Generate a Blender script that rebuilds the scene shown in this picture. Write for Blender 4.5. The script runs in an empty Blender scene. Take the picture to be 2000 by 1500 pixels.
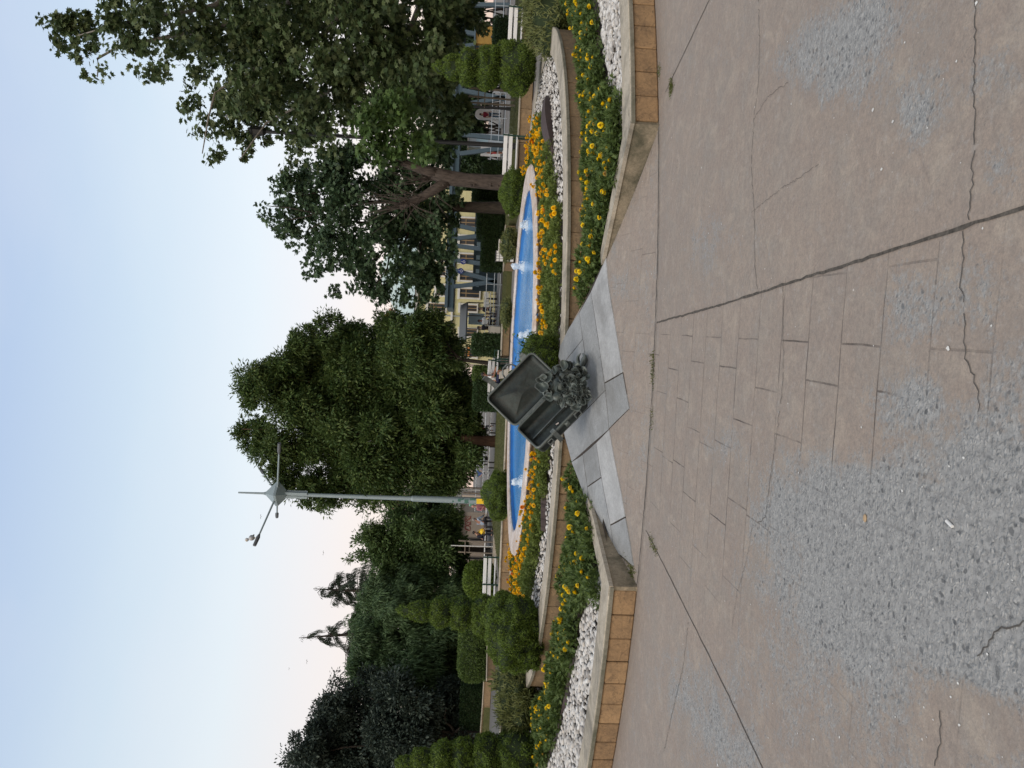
import bpy, bmesh, math, random
import numpy as np
from mathutils import Vector, Matrix
random.seed(7); rng = np.random.default_rng(7)
S = bpy.context.scene
COL = S.collection
PI = math.pi

# ------------------------------------------------------------------ camera
# the photograph was taken with the phone held on its side: sky to the left, ground to the right
FOC = 1500.0; ROLL = math.radians(2.402); PITCH = math.atan(75.3/1500)
aF = np.array([0, math.cos(PITCH), -math.sin(PITCH)]); aR = np.array([1., 0, 0]); aU = np.array([0, math.sin(PITCH), math.cos(PITCH)])
eR = math.cos(ROLL)*aR + math.sin(ROLL)*aU
eD = math.sin(ROLL)*aR - math.cos(ROLL)*aU
EYE = np.array([0, 0, 1.5])
def ray(x, y): return aF*FOC + (750-y)*eR + (x-1000)*eD
def G(x, y, z=0.0):
    d = ray(x, y); return EYE + d*((z-1.5)/d[2])
def P(x, y, Y):
    d = ray(x, y); return EYE + d*(Y/d[1])
cd = bpy.data.cameras.new('camera'); cam = bpy.data.objects.new('camera', cd); COL.objects.link(cam)
cd.sensor_fit = 'HORIZONTAL'; cd.sensor_width = 36; cd.lens = 27.0; cd.clip_start = .05; cd.clip_end = 2000
M = Matrix((( eD[0], eR[0], -aF[0], 0), (eD[1], eR[1], -aF[1], 0), (eD[2], eR[2], -aF[2], 1.5), (0, 0, 0, 1)))
cam.matrix_world = M
S.camera = cam

# ------------------------------------------------------------------ fountain geometry: everything is concentric
CX, CY = .446, 15.03
R_OUT, R_RING, Z_RING, R_POND, Z_POND = 8.69, 5.96, .45, 3.72, .64
Z_LOW = .25
def pol(r, a, z=0.0): return np.array([CX + r*math.sin(a), CY - r*math.cos(a), z])
KR = Z_RING/(R_OUT-.03-R_RING)
def ramp_z(x, y): return max(0.0, min(Z_RING+.01, KR*(R_OUT-.03-math.hypot(x-CX, y-CY))))
def on_ramp(x, y, dz=0.0):
    z = .2
    for _ in range(40):
        g = G(x, y, z); z = .5*z + .5*(ramp_z(g[0], g[1]) + dz)
    return G(x, y, z)

# ------------------------------------------------------------------ node helpers
class NT:
    def __init__(s, name):
        s.m = bpy.data.materials.new(name); s.m.use_nodes = True
        s.t = s.m.node_tree; s.t.nodes.clear()
        s.out = s.n('ShaderNodeOutputMaterial')
    def n(s, typ, **kw):
        nd = s.t.nodes.new(typ)
        for k, v in kw.items(): setattr(nd, k, v)
        return nd
    def l(s, a, b): s.t.links.new(a, b)
    def set(s, nd, key, v):
        if hasattr(v, 'is_output') or isinstance(v, bpy.types.NodeSocket): s.l(v, nd.inputs[key])
        else: nd.inputs[key].default_value = v
    def coord(s, which='Object'):
        return s.n('ShaderNodeTexCoord').outputs[which]
    def noise(s, vec, scale, detail=5, rough=.6, dist=0):
        n = s.n('ShaderNodeTexNoise'); s.l(vec, n.inputs['Vector'])
        n.inputs['Scale'].default_value = scale; n.inputs['Detail'].default_value = detail
        n.inputs['Roughness'].default_value = rough; n.inputs['Distortion'].default_value = dist
        return n.outputs['Fac']
    def voro(s, vec, scale, feature='F1', out='Distance', rand=1):
        n = s.n('ShaderNodeTexVoronoi', feature=feature); s.l(vec, n.inputs['Vector'])
        n.inputs['Scale'].default_value = scale; n.inputs['Randomness'].default_value = rand
        return n.outputs[out]
    def ramp(s, fac, stops, interp='LINEAR'):
        n = s.n('ShaderNodeValToRGB'); s.l(fac, n.inputs['Fac']); cr = n.color_ramp; cr.interpolation = interp
        while len(cr.elements) < len(stops): cr.elements.new(.5)
        for e, (p, c) in zip(cr.elements, stops):
            e.position = p; e.color = (c, c, c, 1) if not hasattr(c, '__len__') else (*c[:3], 1)
        return n.outputs['Color']
    def math(s, op, a, b=None, clamp=False):
        n = s.n('ShaderNodeMath', operation=op, use_clamp=clamp)
        s.set(n, 0, a)
        if b is not None: s.set(n, 1, b)
        return n.outputs[0]
    def mix(s, fac, a, b, blend='MIX'):
        n = s.n('ShaderNodeMix', data_type='RGBA', blend_type=blend)
        for k, v in ((0, fac), (6, a), (7, b)):
            if isinstance(v, bpy.types.NodeSocket): s.l(v, n.inputs[k])
            else: n.inputs[k].default_value = v if k == 0 else (*v[:3], 1)
        return n.outputs[2]
    def bump(s, h, strength=.3, dist=.01):
        n = s.n('ShaderNodeBump'); s.l(h, n.inputs['Height']); n.inputs['Strength'].default_value = strength
        n.inputs['Distance'].default_value = dist; return n.outputs[0]
    def bsdf(s, color, rough=.7, spec=.4, metal=0, normal=None, **kw):
        b = s.n('ShaderNodeBsdfPrincipled')
        for k, v in (('Base Color', color), ('Roughness', rough), ('Metallic', metal), ('Specular IOR Level', spec)):
            if isinstance(v, bpy.types.NodeSocket): s.l(v, b.inputs[k])
            else: b.inputs[k].default_value = (*v[:3], 1) if k == 'Base Color' else v
        if normal is not None: s.l(normal, b.inputs['Normal'])
        for k, v in kw.items(): b.inputs[k].default_value = v
        return b.outputs[0]
    def done(s, sh): s.l(sh, s.out.inputs['Surface']); return s.m

def simple(name, col, rough=.6, var=.25, scale=6, metal=0, spec=.4, bump=0, bscale=30, col2=None):
    t = NT(name); v = t.coord()
    f = t.noise(v, scale, 6, .65)
    c2 = col2 or tuple(c*(1-var) for c in col)
    c = t.mix(t.ramp(f, [(.3, 0.), (.7, 1.)]), c2, col)
    nrm = t.bump(t.noise(v, bscale, 4), bump, .02) if bump else None
    return t.done(t.bsdf(c, rough, spec, metal, nrm))

def leafy(name, cols, trans=.3, rough=.55, spec=.3, big=None):
    """foliage: colour varies from leaf to leaf"""
    t = NT(name)
    g = t.n('ShaderNodeNewGeometry').outputs['Random Per Island']
    n = len(cols)
    c = t.ramp(g, [(i/(n-1) if n > 1 else 0, cc) for i, cc in enumerate(cols)])
    if big:
        f = t.ramp(t.noise(t.coord(), big[0], 3), [(.35, 0.), (.65, 1.)])
        c = t.mix(t.math('MULTIPLY', f, big[2]), c, big[1])
    b = t.bsdf(c, rough, spec)
    tr = t.n('ShaderNodeBsdfTranslucent'); t.l(c, tr.inputs['Color'])
    mx = t.n('ShaderNodeMixShader'); mx.inputs[0].default_value = trans
    t.l(b, mx.inputs[1]); t.l(tr.outputs[0], mx.inputs[2])
    return t.done(mx.outputs[0])

# ------------------------------------------------------------------ object helpers
def wloc(o):
    v = Vector((0, 0, 0))
    while o is not None: v = v + o.location; o = o.parent
    return np.array(v)
def link(name, me, mat, parent=None, org=None):
    o = bpy.data.objects.new(name, me); COL.objects.link(o)
    for m in (mat if isinstance(mat, (list, tuple)) else [mat]): me.materials.append(m)
    if parent is not None: o.parent = parent
    return o
def tag(o, label=None, cat=None, group=None, kind=None):
    if label: o['label'] = label
    if cat: o['category'] = cat
    if group: o['group'] = group
    if kind: o['kind'] = kind
    return o
def thing(name, loc, label, cat, group=None, rz=0):
    o = bpy.data.objects.new(name, None); COL.objects.link(o); o.location = Vector([float(c) for c in loc]); o.rotation_euler.z = rz
    o.empty_display_size = .2
    return tag(o, label, cat, group)
def copy_tree(o, parent=None):
    c = o.copy(); COL.objects.link(c)
    if parent is not None: c.parent = parent
    for ch in list(o.children): copy_tree(ch, c)
    return c

class MB:
    """collects shapes in world coordinates; build() links them as ONE mesh object"""
    def __init__(s): s.v = []; s.f = []; s.k = []; s.mi = 0
    def add(s, vs, fs):
        b = len(s.v); s.v.extend([tuple(map(float, q)) for q in vs])
        s.f.extend([[i+b for i in f] for f in fs]); s.k.extend([s.mi]*len(fs)); return s
    def box(s, c, size, rz=0, ax=None, taper=1.0, bev=0.0):
        c = np.array(c, float); hx, hy, hz = [q/2 for q in size]
        if ax is None:
            ca, sa = math.cos(rz), math.sin(rz)
            ax = (np.array([ca, sa, 0]), np.array([-sa, ca, 0]), np.array([0, 0, 1.]))
        ax = [np.array(a, float) for a in ax]
        if bev <= 0:
            vs = []
            for z in (-1, 1):
                k = taper if z > 0 else 1
                for x, y in ((-1, -1), (1, -1), (1, 1), (-1, 1)): vs.append(c+ax[0]*x*hx*k+ax[1]*y*hy*k+ax[2]*z*hz)
            return s.add(vs, [(3, 2, 1, 0), (4, 5, 6, 7), (0, 1, 5, 4), (1, 2, 6, 5), (2, 3, 7, 6), (3, 0, 4, 7)])
        b = min(bev, hx*.9, hy*.9, hz*.9)
        rings = [(-hz, b), (-hz+b, 0), (hz-b, 0), (hz, b)]
        vs = []
        for z, i in rings:
            x, y = hx-i, hy-i; q = b*.6 if i == 0 else b*.35
            for px, py in ((-x+q, -y), (x-q, -y), (x, -y+q), (x, y-q), (x-q, y), (-x+q, y), (-x, y-q), (-x, -y+q)):
                vs.append(c+ax[0]*px+ax[1]*py+ax[2]*z)
        fs = [tuple(reversed(range(8))), tuple(range(24, 32))]
        for r in range(3):
            for i in range(8):
                j = (i+1) % 8; fs.append((r*8+i, r*8+j, r*8+8+j, r*8+8+i))
        return s.add(vs, fs)
    def tube(s, path, radii, n=8, cap=True):
        path = [np.array(p, float) for p in path]
        if not hasattr(radii, '__len__'): radii = [radii]*len(path)
        vs = []; up = None
        for i, p in enumerate(path):
            t = path[min(i+1, len(path)-1)]-path[max(i-1, 0)]; t = t/(np.linalg.norm(t)+1e-9)
            if up is None:
                up = np.array([0, 0, 1.]) if abs(t[2]) < .9 else np.array([0, 1., 0])
            a = np.cross(up, t); a /= np.linalg.norm(a)+1e-9; b = np.cross(t, a); up = b
            for k in range(n):
                w = 2*PI*k/n; vs.append(p+(a*math.cos(w)+b*math.sin(w))*radii[i])
        fs = []
        for i in range(len(path)-1):
            for k in range(n):
                j = (k+1) % n; fs.append((i*n+k, i*n+j, i*n+n+j, i*n+n+k))
        if cap:
            fs.append(tuple(reversed(range(n)))); fs.append(tuple(range((len(path)-1)*n, len(path)*n)))
        return s.add(vs, fs)
    def bar(s, a, b, w, h=None, side=None):
        a = np.array(a, float); b = np.array(b, float); d = b-a; L = np.linalg.norm(d); d /= L
        ref = np.array([0, 0, 1.]) if side is None else np.array(side, float)
        if abs(d@ref) > .95: ref = np.array([0, 1., 0])
        x = np.cross(d, ref); x /= np.linalg.norm(x); y = np.cross(x, d)
        return s.box((a+b)/2, (w, h or w, L), ax=(x, y, d))
    def lathe(s, c, prof, n=24, sx=1, sy=1):
        c = np.array(c, float); vs = []
        for r, z in prof:
            for k in range(n):
                a = 2*PI*k/n; vs.append(c+np.array([r*sx*math.cos(a), r*sy*math.sin(a), z]))
        fs = []
        for i in range(len(prof)-1):
            for k in range(n):
                j = (k+1) % n; fs.append((i*n+k, i*n+j, i*n+n+j, i*n+n+k))
        if prof[0][0] > 1e-4: fs.append(tuple(reversed(range(n))))
        if prof[-1][0] > 1e-4: fs.append(tuple(range((len(prof)-1)*n, len(prof)*n)))
        return s.add(vs, fs)
    def ball(s, c, r, nu=14, nv=9, mod=None):
        c = np.array(c, float); r = np.array(r if hasattr(r, '__len__') else (r, r, r), float)
        vs = []
        for i in range(nv+1):
            th = PI*i/nv
            for k in range(nu):
                ph = 2*PI*k/nu; d = np.array([math.sin(th)*math.cos(ph), math.sin(th)*math.sin(ph), math.cos(th)])
                vs.append(c+d*r*(mod(d) if mod else 1))
        fs = [(i*nu+k, (i+1)*nu+k, (i+1)*nu+(k+1) % nu, i*nu+(k+1) % nu) for i in range(nv) for k in range(nu)]
        return s.add(vs, fs)
    def poly(s, pts): return s.add(pts, [tuple(range(len(pts)))])
    def prism(s, pts, depth):
        """polygon pushed along the vector depth"""
        d = np.array(depth, float); n = len(pts); pts = [np.array(p, float) for p in pts]
        fs = [tuple(range(n)), tuple(reversed(range(n, 2*n)))]
        fs += [(i, n+i, n+(i+1) % n, (i+1) % n) for i in range(n)]
        return s.add(pts+[p+d for p in pts], fs)
    def build(s, name, mat, parent=None, org=None, smooth=False, top=None, weld=0):
        """org: world position of the object's origin (a top-level mesh); a child sits at its parent's origin"""
        me = bpy.data.meshes.new(name)
        o = np.array(org, float) if org is not None else (wloc(parent) if parent is not None else np.zeros(3))
        vs = (np.array(s.v)-o) if s.v else np.zeros((0, 3))
        me.from_pydata([tuple(q) for q in vs], [], s.f)
        if weld or True:
            bm = bmesh.new(); bm.from_mesh(me)
            if weld: bmesh.ops.remove_doubles(bm, verts=bm.verts, dist=weld)
            bmesh.ops.recalc_face_normals(bm, faces=bm.faces); 
            if not weld: bm.to_mesh(me)
            else: bm.to_mesh(me)
            bm.free()
        if len(set(s.k)) > 1 and not weld: me.polygons.foreach_set('material_index', s.k)
        if smooth: me.polygons.foreach_set('use_smooth', [True]*len(me.polygons))
        ob = link(name, me, mat, parent)
        if org is not None: ob.location = Vector([float(q) for q in o])
        return ob

def fast_mesh(name, verts, nper, counts, mat, parent=None, org=None, smooth=False):
    """many small polygons from numpy arrays; counts = vertices of each face (faces use vertices in order)"""
    o = np.array(org, float) if org is not None else (wloc(parent) if parent is not None else np.zeros(3))
    me = bpy.data.meshes.new(name); v = (np.asarray(verts)-o).astype(np.float32)
    faces = np.asarray(nper, np.int32); counts = np.asarray(counts, np.int32)
    me.vertices.add(len(v)); me.vertices.foreach_set('co', v.ravel())
    me.loops.add(len(faces)); me.loops.foreach_set('vertex_index', faces)
    me.polygons.add(len(counts)); st = np.concatenate([[0], np.cumsum(counts)[:-1]]).astype(np.int32)
    me.polygons.foreach_set('loop_start', st)
    if smooth: me.polygons.foreach_set('use_smooth', np.ones(len(counts), bool))
    me.update(calc_edges=True); me.validate()
    ob = link(name, me, mat, parent)
    if org is not None: ob.location = Vector([float(q) for q in o])
    return ob

LEAF = {   # outline of one leaf: (across, along, lift), and its faces
 'lance': (np.array([[0, 0, 0], [.5, .45, .12], [0, 1, -.1], [-.5, .45, .12]]), [(0, 1, 2, 3)]),
 'blade': (np.array([[-.5, 0, 0], [.5, 0, 0], [0, 1, 0]]), [(0, 1, 2)]),
 'plane': (np.array([[0, 0, 0], [.28, .2, .03], [.62, .3, 0], [.33, .5, .05], [.5, .8, 0], [.17, .72, .05], [0, 1.05, -.05], [-.17, .72, .05], [-.5, .8, 0], [-.33, .5, .05], [-.62, .3, 0], [-.28, .2, .03]]),
           [(0, 1, 2, 3), (3, 4, 5), (5, 6, 7), (7, 8, 9), (9, 10, 11, 0), (0, 3, 5, 7, 9)]),
 'oval': (np.array([[0, 0, 0], [.42, .3, .08], [.42, .65, .08], [0, 1, -.06], [-.42, .65, .08], [-.42, .3, .08]]), [(0, 1, 2, 3, 4, 5)]),
}
def unit(a): return a/(np.linalg.norm(a, axis=-1, keepdims=True)+1e-9)
def leaves(pos, axis, normal, length, width, kind='lance'):
    tpl, fs = LEAF[kind]
    axis = unit(axis); nrm = unit(normal - (normal*axis).sum(-1, keepdims=True)*axis); side = np.cross(axis, nrm)
    L = np.broadcast_to(np.asarray(length, float).reshape(-1, 1, 1), (len(pos), 1, 1)); W = np.broadcast_to(np.asarray(width, float).reshape(-1, 1, 1), (len(pos), 1, 1))
    v = pos[:, None]+side[:, None]*tpl[None, :, 0:1]*W+axis[:, None]*tpl[None, :, 1:2]*L+nrm[:, None]*tpl[None, :, 2:3]*W
    n, k = len(pos), len(tpl)
    flat = np.concatenate([np.array(f) for f in fs]); cnt = [len(f) for f in fs]
    faces = (np.arange(n)[:, None]*k+flat[None]).ravel(); counts = np.tile(cnt, n)
    return v.reshape(-1, 3), faces, counts
def cat_leaves(parts):
    V, Fc, Cn = [], [], []; b = 0
    for v, f, c in parts: V.append(v); Fc.append(f+b); Cn.append(c); b += len(v)
    return np.concatenate(V), np.concatenate(Fc), np.concatenate(Cn)
def rdir(n):
    d = rng.normal(size=(n, 3)); return unit(d)

def crown(name, parent, mat, blobs, Y, leaf=(.2, .07), kind='lance', lai=3.0, clump=.5, dep=.9, droop=.35, shell=.45, per=16, flat=1.0, lobed=True):
    """blobs (x, y, r): photo pixels of the foliage masses, put at distance Y with real sizes"""
    allp, alla, alln = [], [], []
    area = leaf[0]*leaf[1]*.5 if kind != 'plane' else leaf[0]*leaf[1]*.55
    work = []
    for b in blobs:
        x, y, r = b[:3]; k = b[3] if len(b) > 3 else 1.0
        yy = Y + rng.uniform(-1, 1)*dep*min(2.6, 1.2+r*Y/FOC)*.8
        c = P(x, y, yy); R = r*yy/FOC
        if R < .9 or not lobed: work.append((c, R, k)); continue
        work.append((c, R*.72, k*.55))
        for d in rdir(int(8+3*min(R, 2.5))):       # a large mass is made of boughs with gaps between them
            q = rng.uniform(.30, .46); work.append((c+d*R*(1.06-q)*np.array([1, 1, .95]), R*q, k*1.15))
    for c, R, k in work:
        n = int(lai*k*PI*R*R/area); nc = max(3, n//per)
        d = rdir(nc); rad = R*(shell+(1-shell)*rng.random(nc)**.7)*rng.uniform(.75, 1.03, nc)
        cc = c + d*rad[:, None]*np.array([1, flat, 1])
        for _ in range(1):
            m = np.repeat(np.arange(nc), per)
            cr = np.minimum(clump, R*.5)*rng.uniform(.5, 1.3, nc)
            off = np.clip(rng.normal(size=(len(m), 3))*.5, -.85, .85)
            p = cc[m] + off*cr[m][:, None]*np.array([1, 1, .7])
            out = unit(d[m]*.6+off*.8+np.array([0, 0, -droop])+rng.normal(size=(len(m), 3))*.45)
            nr = unit(np.array([0, 0, 1.])+d[m]*.6+rng.normal(size=(len(m), 3))*.6)
            allp.append(p); alla.append(out); alln.append(nr)
    p = np.concatenate(allp); a = np.concatenate(alla); n = np.concatenate(alln)
    keep = p[:, 2] > .6
    p, a, n = p[keep], a[keep], n[keep]
    s = rng.uniform(.65, 1.25, len(p))
    v, f, c = leaves(p, a, n, leaf[0]*s, leaf[1]*s, kind)
    return fast_mesh(name, v, f, c, mat, parent)

def limbs(mb, base, targets, r0, fork=.45, wob=.06, n=7):
    base = np.array(base, float)
    for t, r1 in targets:
        t = np.array(t, float); pts = []; rad = []
        L = np.linalg.norm(t-base)
        for i in range(n):
            u = i/(n-1); q = base*(1-u)+t*u; q[2] += math.sin(u*PI)*L*.06
            q = q + np.array([random.uniform(-1, 1) for _ in range(3)])*wob*L*math.sin(u*PI)
            pts.append(q); rad.append(r0*(1-u)**.8*(1-r1)+r1*r0*.15+.012)
        mb.tube(pts, rad, 7)
# ------------------------------------------------------------------ sky and light
SUN_EL, SUN_AZ = math.radians(24), math.radians(205)      # behind the camera, a little to its left, veiled by haze
w = bpy.data.worlds.new('World'); S.world = w; w.use_nodes = True
nt = w.node_tree; nt.nodes.clear()
wo = nt.nodes.new('ShaderNodeOutputWorld')
sky = nt.nodes.new('ShaderNodeTexSky'); sky.sky_type = 'NISHITA'; sky.sun_disc = False
sky.sun_elevation = SUN_EL; sky.sun_rotation = SUN_AZ; sky.air_density = 1.0; sky.dust_density = 2.5; sky.ozone_density = 1.5
b1 = nt.nodes.new('ShaderNodeBackground'); b1.inputs[1].default_value = .05
nt.links.new(sky.outputs[0], b1.inputs[0])
tc = nt.nodes.new('ShaderNodeTexCoord'); sp = nt.nodes.new('ShaderNodeSeparateXYZ'); nt.links.new(tc.outputs['Generated'], sp.inputs[0])
asn = nt.nodes.new('ShaderNodeMath'); asn.operation = 'ARCSINE'; nt.links.new(sp.outputs[2], asn.inputs[0])
dv = nt.nodes.new('ShaderNodeMath'); dv.operation = 'DIVIDE'; dv.inputs[1].default_value = PI/2; dv.use_clamp = True; nt.links.new(asn.outputs[0], dv.inputs[0])
cr = nt.nodes.new('ShaderNodeValToRGB'); nt.links.new(dv.outputs[0], cr.inputs[0])
SKY = [(0, (.76, .56, .46)), (.07, (.78, .61, .52)), (.125, (.72, .65, .60)), (.175, (.65, .68, .67)), (.25, (.53, .61, .66)), (.34, (.40, .49, .63)), (.48, (.48, .53, .60)), (1, (.66, .62, .56))]
while len(cr.color_ramp.elements) < len(SKY): cr.color_ramp.elements.new(.5)
for e, (p, c) in zip(cr.color_ramp.elements, SKY): e.position = p; e.color = (*c, 1)
b2 = nt.nodes.new('ShaderNodeBackground'); b2.inputs[1].default_value = 1.0
mpw = nt.nodes.new('ShaderNodeMapping'); mpw.inputs['Scale'].default_value = (1, 1, 3.2); nt.links.new(tc.outputs['Generated'], mpw.inputs[0])
nzw = nt.nodes.new('ShaderNodeTexNoise'); nzw.inputs['Scale'].default_value = 2.4; nzw.inputs['Detail'].default_value = 5; nt.links.new(mpw.outputs[0], nzw.inputs['Vector'])
rw_ = nt.nodes.new('ShaderNodeMapRange'); rw_.inputs['From Min'].default_value = .42; rw_.inputs['From Max'].default_value = .72; rw_.inputs['To Max'].default_value = .22; nt.links.new(nzw.outputs['Fac'], rw_.inputs['Value'])
mxw = nt.nodes.new('ShaderNodeMix'); mxw.data_type = 'RGBA'; nt.links.new(rw_.outputs[0], mxw.inputs[0]); nt.links.new(cr.outputs[0], mxw.inputs[6]); mxw.inputs[7].default_value = (.74, .70, .68, 1); nt.links.new(mxw.outputs[2], b2.inputs[0])
# a thin veil of cloud that whitens the west
ad = nt.nodes.new('ShaderNodeAddShader'); nt.links.new(b1.outputs[0], ad.inputs[0]); nt.links.new(b2.outputs[0], ad.inputs[1])
nt.links.new(ad.outputs[0], wo.inputs[0])
ld = bpy.data.lights.new('sun', 'SUN'); ld.energy = 1.5; ld.angle = math.radians(25); ld.color = (1, .90, .78)
sun = bpy.data.objects.new('sun', ld); COL.objects.link(sun)
sd = Vector((math.sin(SUN_AZ)*math.cos(SUN_EL+.5), math.cos(SUN_AZ)*math.cos(SUN_EL+.5), math.sin(SUN_EL+.5)))
sun.rotation_euler = sd.to_track_quat('Z', 'Y').to_euler(); sun.location = (0, -10, 30)
S.view_settings.view_transform = 'Standard'; S.view_settings.look = 'None'; S.view_settings.exposure = 0.1
S.view_settings.gamma = 1
S.render.engine = 'CYCLES'
S.cycles.max_bounces = 5; S.cycles.diffuse_bounces = 2; S.cycles.caustics_reflective = False; S.cycles.caustics_refractive = False; S.cycles.transparent_max_bounces = 8
S.cycles.use_denoising = True
S.cycles.sample_clamp_indirect = 4

# ------------------------------------------------------------------ materials
def m_plaza():
    t = NT('stamped_concrete'); v = t.coord()
    at = t.n('ShaderNodeAttribute', attribute_name='wear').outputs['Fac']
    sec = t.n('ShaderNodeAttribute', attribute_name='sector').outputs['Fac']; grd = t.n('ShaderNodeAttribute', attribute_name='grid').outputs['Fac']
    edge = t.noise(v, 4.2, 12, .78, .3); fine = t.noise(v, 38, 6, .7)
    m = t.math('ADD', at, t.math('MULTIPLY', t.math('SUBTRACT', edge, .5), 2.4))
    m = t.math('ADD', m, t.math('MULTIPLY', t.math('SUBTRACT', fine, .5), 1.9))
    m = t.math('ADD', m, t.math('MULTIPLY', t.math('SUBTRACT', t.noise(v, 1.1, 4, .6), .5), 1.0))
    gray = t.ramp(m, [(.33, 0.), (.52, .42), (.86, 1.)])
    # the coloured skin
    big = t.ramp(t.noise(v, .9, 5, .6), [(.32, 0.), (.68, 1.)])
    skin = t.mix(big, (.325, .263, .213), (.277, .225, .189))
    skin = t.mix(t.ramp(t.noise(v, 2.9, 10, .8, .4), [(.45, 0.), (.66, .85)]), skin, (.27, .245, .215))
    skin = t.mix(t.ramp(t.noise(v, 30, 10, .85), [(.40, .0), (.64, .75)]), skin, (.165, .14, .125))
    skin = t.mix(t.ramp(t.noise(v, 6, 8, .75, .6), [(.5, 0.), (.66, .55)]), skin, (.37, .315, .255))
    skin = t.mix(t.ramp(t.noise(v, 13, 8, .8), [(.55, 0.), (.7, .6)]), skin, (.36, .35, .335))
    skin = t.mix(t.ramp(t.noise(v, 90, 4, .8), [(.42, 0.), (.66, .5)]), skin, (.175, .15, .13))
    # exposed aggregate
    warp = t.n('ShaderNodeVectorMath', operation='ADD'); t.l(v, warp.inputs[0])
    nz = t.n('ShaderNodeTexNoise'); nz.inputs['Scale'].default_value = 40; t.l(v, nz.inputs['Vector'])
    scl = t.n('ShaderNodeVectorMath', operation='SCALE'); t.l(nz.outputs['Color'], scl.inputs[0]); scl.inputs['Scale'].default_value = .03
    t.l(scl.outputs[0], warp.inputs[1]); wv = warp.outputs[0]
    cell = t.voro(wv, 62, out='Color'); dist = t.voro(wv, 62)
    sepc = t.n('ShaderNodeSeparateColor'); t.l(cell, sepc.inputs[0])
    stone = t.ramp(sepc.outputs[0], [(0, (.10, .11, .12)), (.22, (.20, .21, .215)), (.5, (.30, .305, .30)), (.8, (.36, .36, .35)), (1, (.44, .43, .41))])
    paste = t.mix(t.ramp(t.noise(v, 30, 6, .75), [(.38, 0.), (.62, 1.)]), (.18, .18, .178), (.30, .298, .29))
    agg = t.mix(t.ramp(dist, [(.18, .65), (.5, .0)]), paste, stone)
    pits = t.math('MULTIPLY', t.ramp(t.voro(wv, 30), [(.20, 1.), (.34, 0.)]), t.ramp(t.voro(wv, 30, out='Color'), [(.40, 0.), (.46, 1.)]))
    pm = t.math('MULTIPLY', pits, t.ramp(t.noise(v, 5, 3), [(.36, .35), (.6, 1.)]))
    agg = t.mix(t.math('MULTIPLY', pm, .75), agg, (.055, .06, .065))
    col = t.mix(gray, skin, agg)
    # half worn away skin: dark pores
    col = t.mix(t.math('MULTIPLY', t.ramp(t.voro(wv, 75), [(.12, .55), (.3, 0.)]), t.ramp(t.noise(v, 3.2, 5), [(.5, 0.), (.7, 1.)])), col, (.09, .085, .08))
    # joints pressed by the stamps; the stamps were turned in each bay
    def bricks(rot, msk):
        mp = t.n('ShaderNodeMapping'); t.l(v, mp.inputs['Vector']); mp.inputs['Rotation'].default_value = (0, 0, rot)
        dn = t.n('ShaderNodeTexNoise'); t.l(v, dn.inputs['Vector']); dn.inputs['Scale'].default_value = 3
        mv = t.n('ShaderNodeVectorMath', operation='MULTIPLY_ADD'); t.l(dn.outputs['Color'], mv.inputs[0]); mv.inputs[1].default_value = (.02, .02, 0); t.l(mp.outputs[0], mv.inputs[2])
        br = t.n('ShaderNodeTexBrick'); t.l(mv.outputs[0], br.inputs['Vector'])
        for k, q in (('Scale', 1.0), ('Mortar Size', .0045), ('Mortar Smooth', .35), ('Brick Width', .46), ('Row Height', .31)): br.inputs[k].default_value = q
        br.offset = .37; br.squash = 1.5; br.squash_frequency = 3
        br.inputs['Color1'].default_value = (0, 0, 0, 1); br.inputs['Color2'].default_value = (0, 0, 0, 1); br.inputs['Mortar'].default_value = (1, 1, 1, 1)
        return t.math('MULTIPLY', br.outputs['Color'], msk)
    mid = t.math('LESS_THAN', t.math('ABSOLUTE', sec), .5)
    rgt = t.math('GREATER_THAN', sec, .5); lft = t.math('LESS_THAN', sec, -.5)
    j = t.math('ADD', t.math('ADD', bricks(.075, mid), bricks(-.5, t.math('MULTIPLY', rgt, .45))), bricks(.62, t.math('MULTIPLY', lft, .5)))
    fade = t.ramp(t.noise(v, 2.2, 6, .7), [(.40, .15), (.6, 1.)])
    fade = t.math('MULTIPLY', fade, t.math('SUBTRACT', 1.0, t.math('MULTIPLY', gray, .72)))
    j = t.math('MULTIPLY', t.math('MULTIPLY', j, fade), grd)
    col = t.mix(t.math('MULTIPLY', j, .78), col, (.055, .045, .04))
    # droppings and pale specks
    sk = t.voro(v, 3.1); spk = t.math('MULTIPLY', t.math('LESS_THAN', sk, .016), .6)
    col = t.mix(spk, col, (.62, .6, .56))
    h = t.math('SUBTRACT', t.math('MULTIPLY', t.mix(gray, t.ramp(t.noise(v, 55, 5), [(0, 0.), (1, .4)]), t.ramp(dist, [(0, 1.), (.6, 0.)])), .7), t.math('MULTIPLY', j, .9))
    return t.done(t.bsdf(col, .78, .3, 0, t.bump(h, .6, .014)))

def m_granite(name, a, b):
    t = NT(name); v = t.coord()
    g = t.n('ShaderNodeNewGeometry').outputs['Random Per Island']
    c = t.mix(t.ramp(t.noise(v, 130, 3, .8), [(.36, 0.), (.64, 1.)]), a, b)
    c = t.mix(t.ramp(t.noise(v, 34, 6, .8), [(.4, 0.), (.66, .55)]), c, tuple(x*.6 for x in a))
    c = t.mix(t.ramp(t.noise(v, 3.5, 7, .7), [(.42, 0.), (.72, .6)]), c, tuple(x*.6 for x in a))
    c = t.mix(t.ramp(t.noise(v, 12, 5, .75), [(.62, 0.), (.74, .6)]), c, (.17, .16, .15))
    c = t.mix(t.math('MULTIPLY', g, .22), c, (.16, .17, .18))
    c = t.mix(t.ramp(t.noise(v, 1.6, 8, .75, .8), [(.46, 0.), (.64, .5)]), c, (.13, .125, .115))
    return t.done(t.bsdf(c, .62, .4, 0, t.bump(t.noise(v, 220, 3), .18, .004)))

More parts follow.
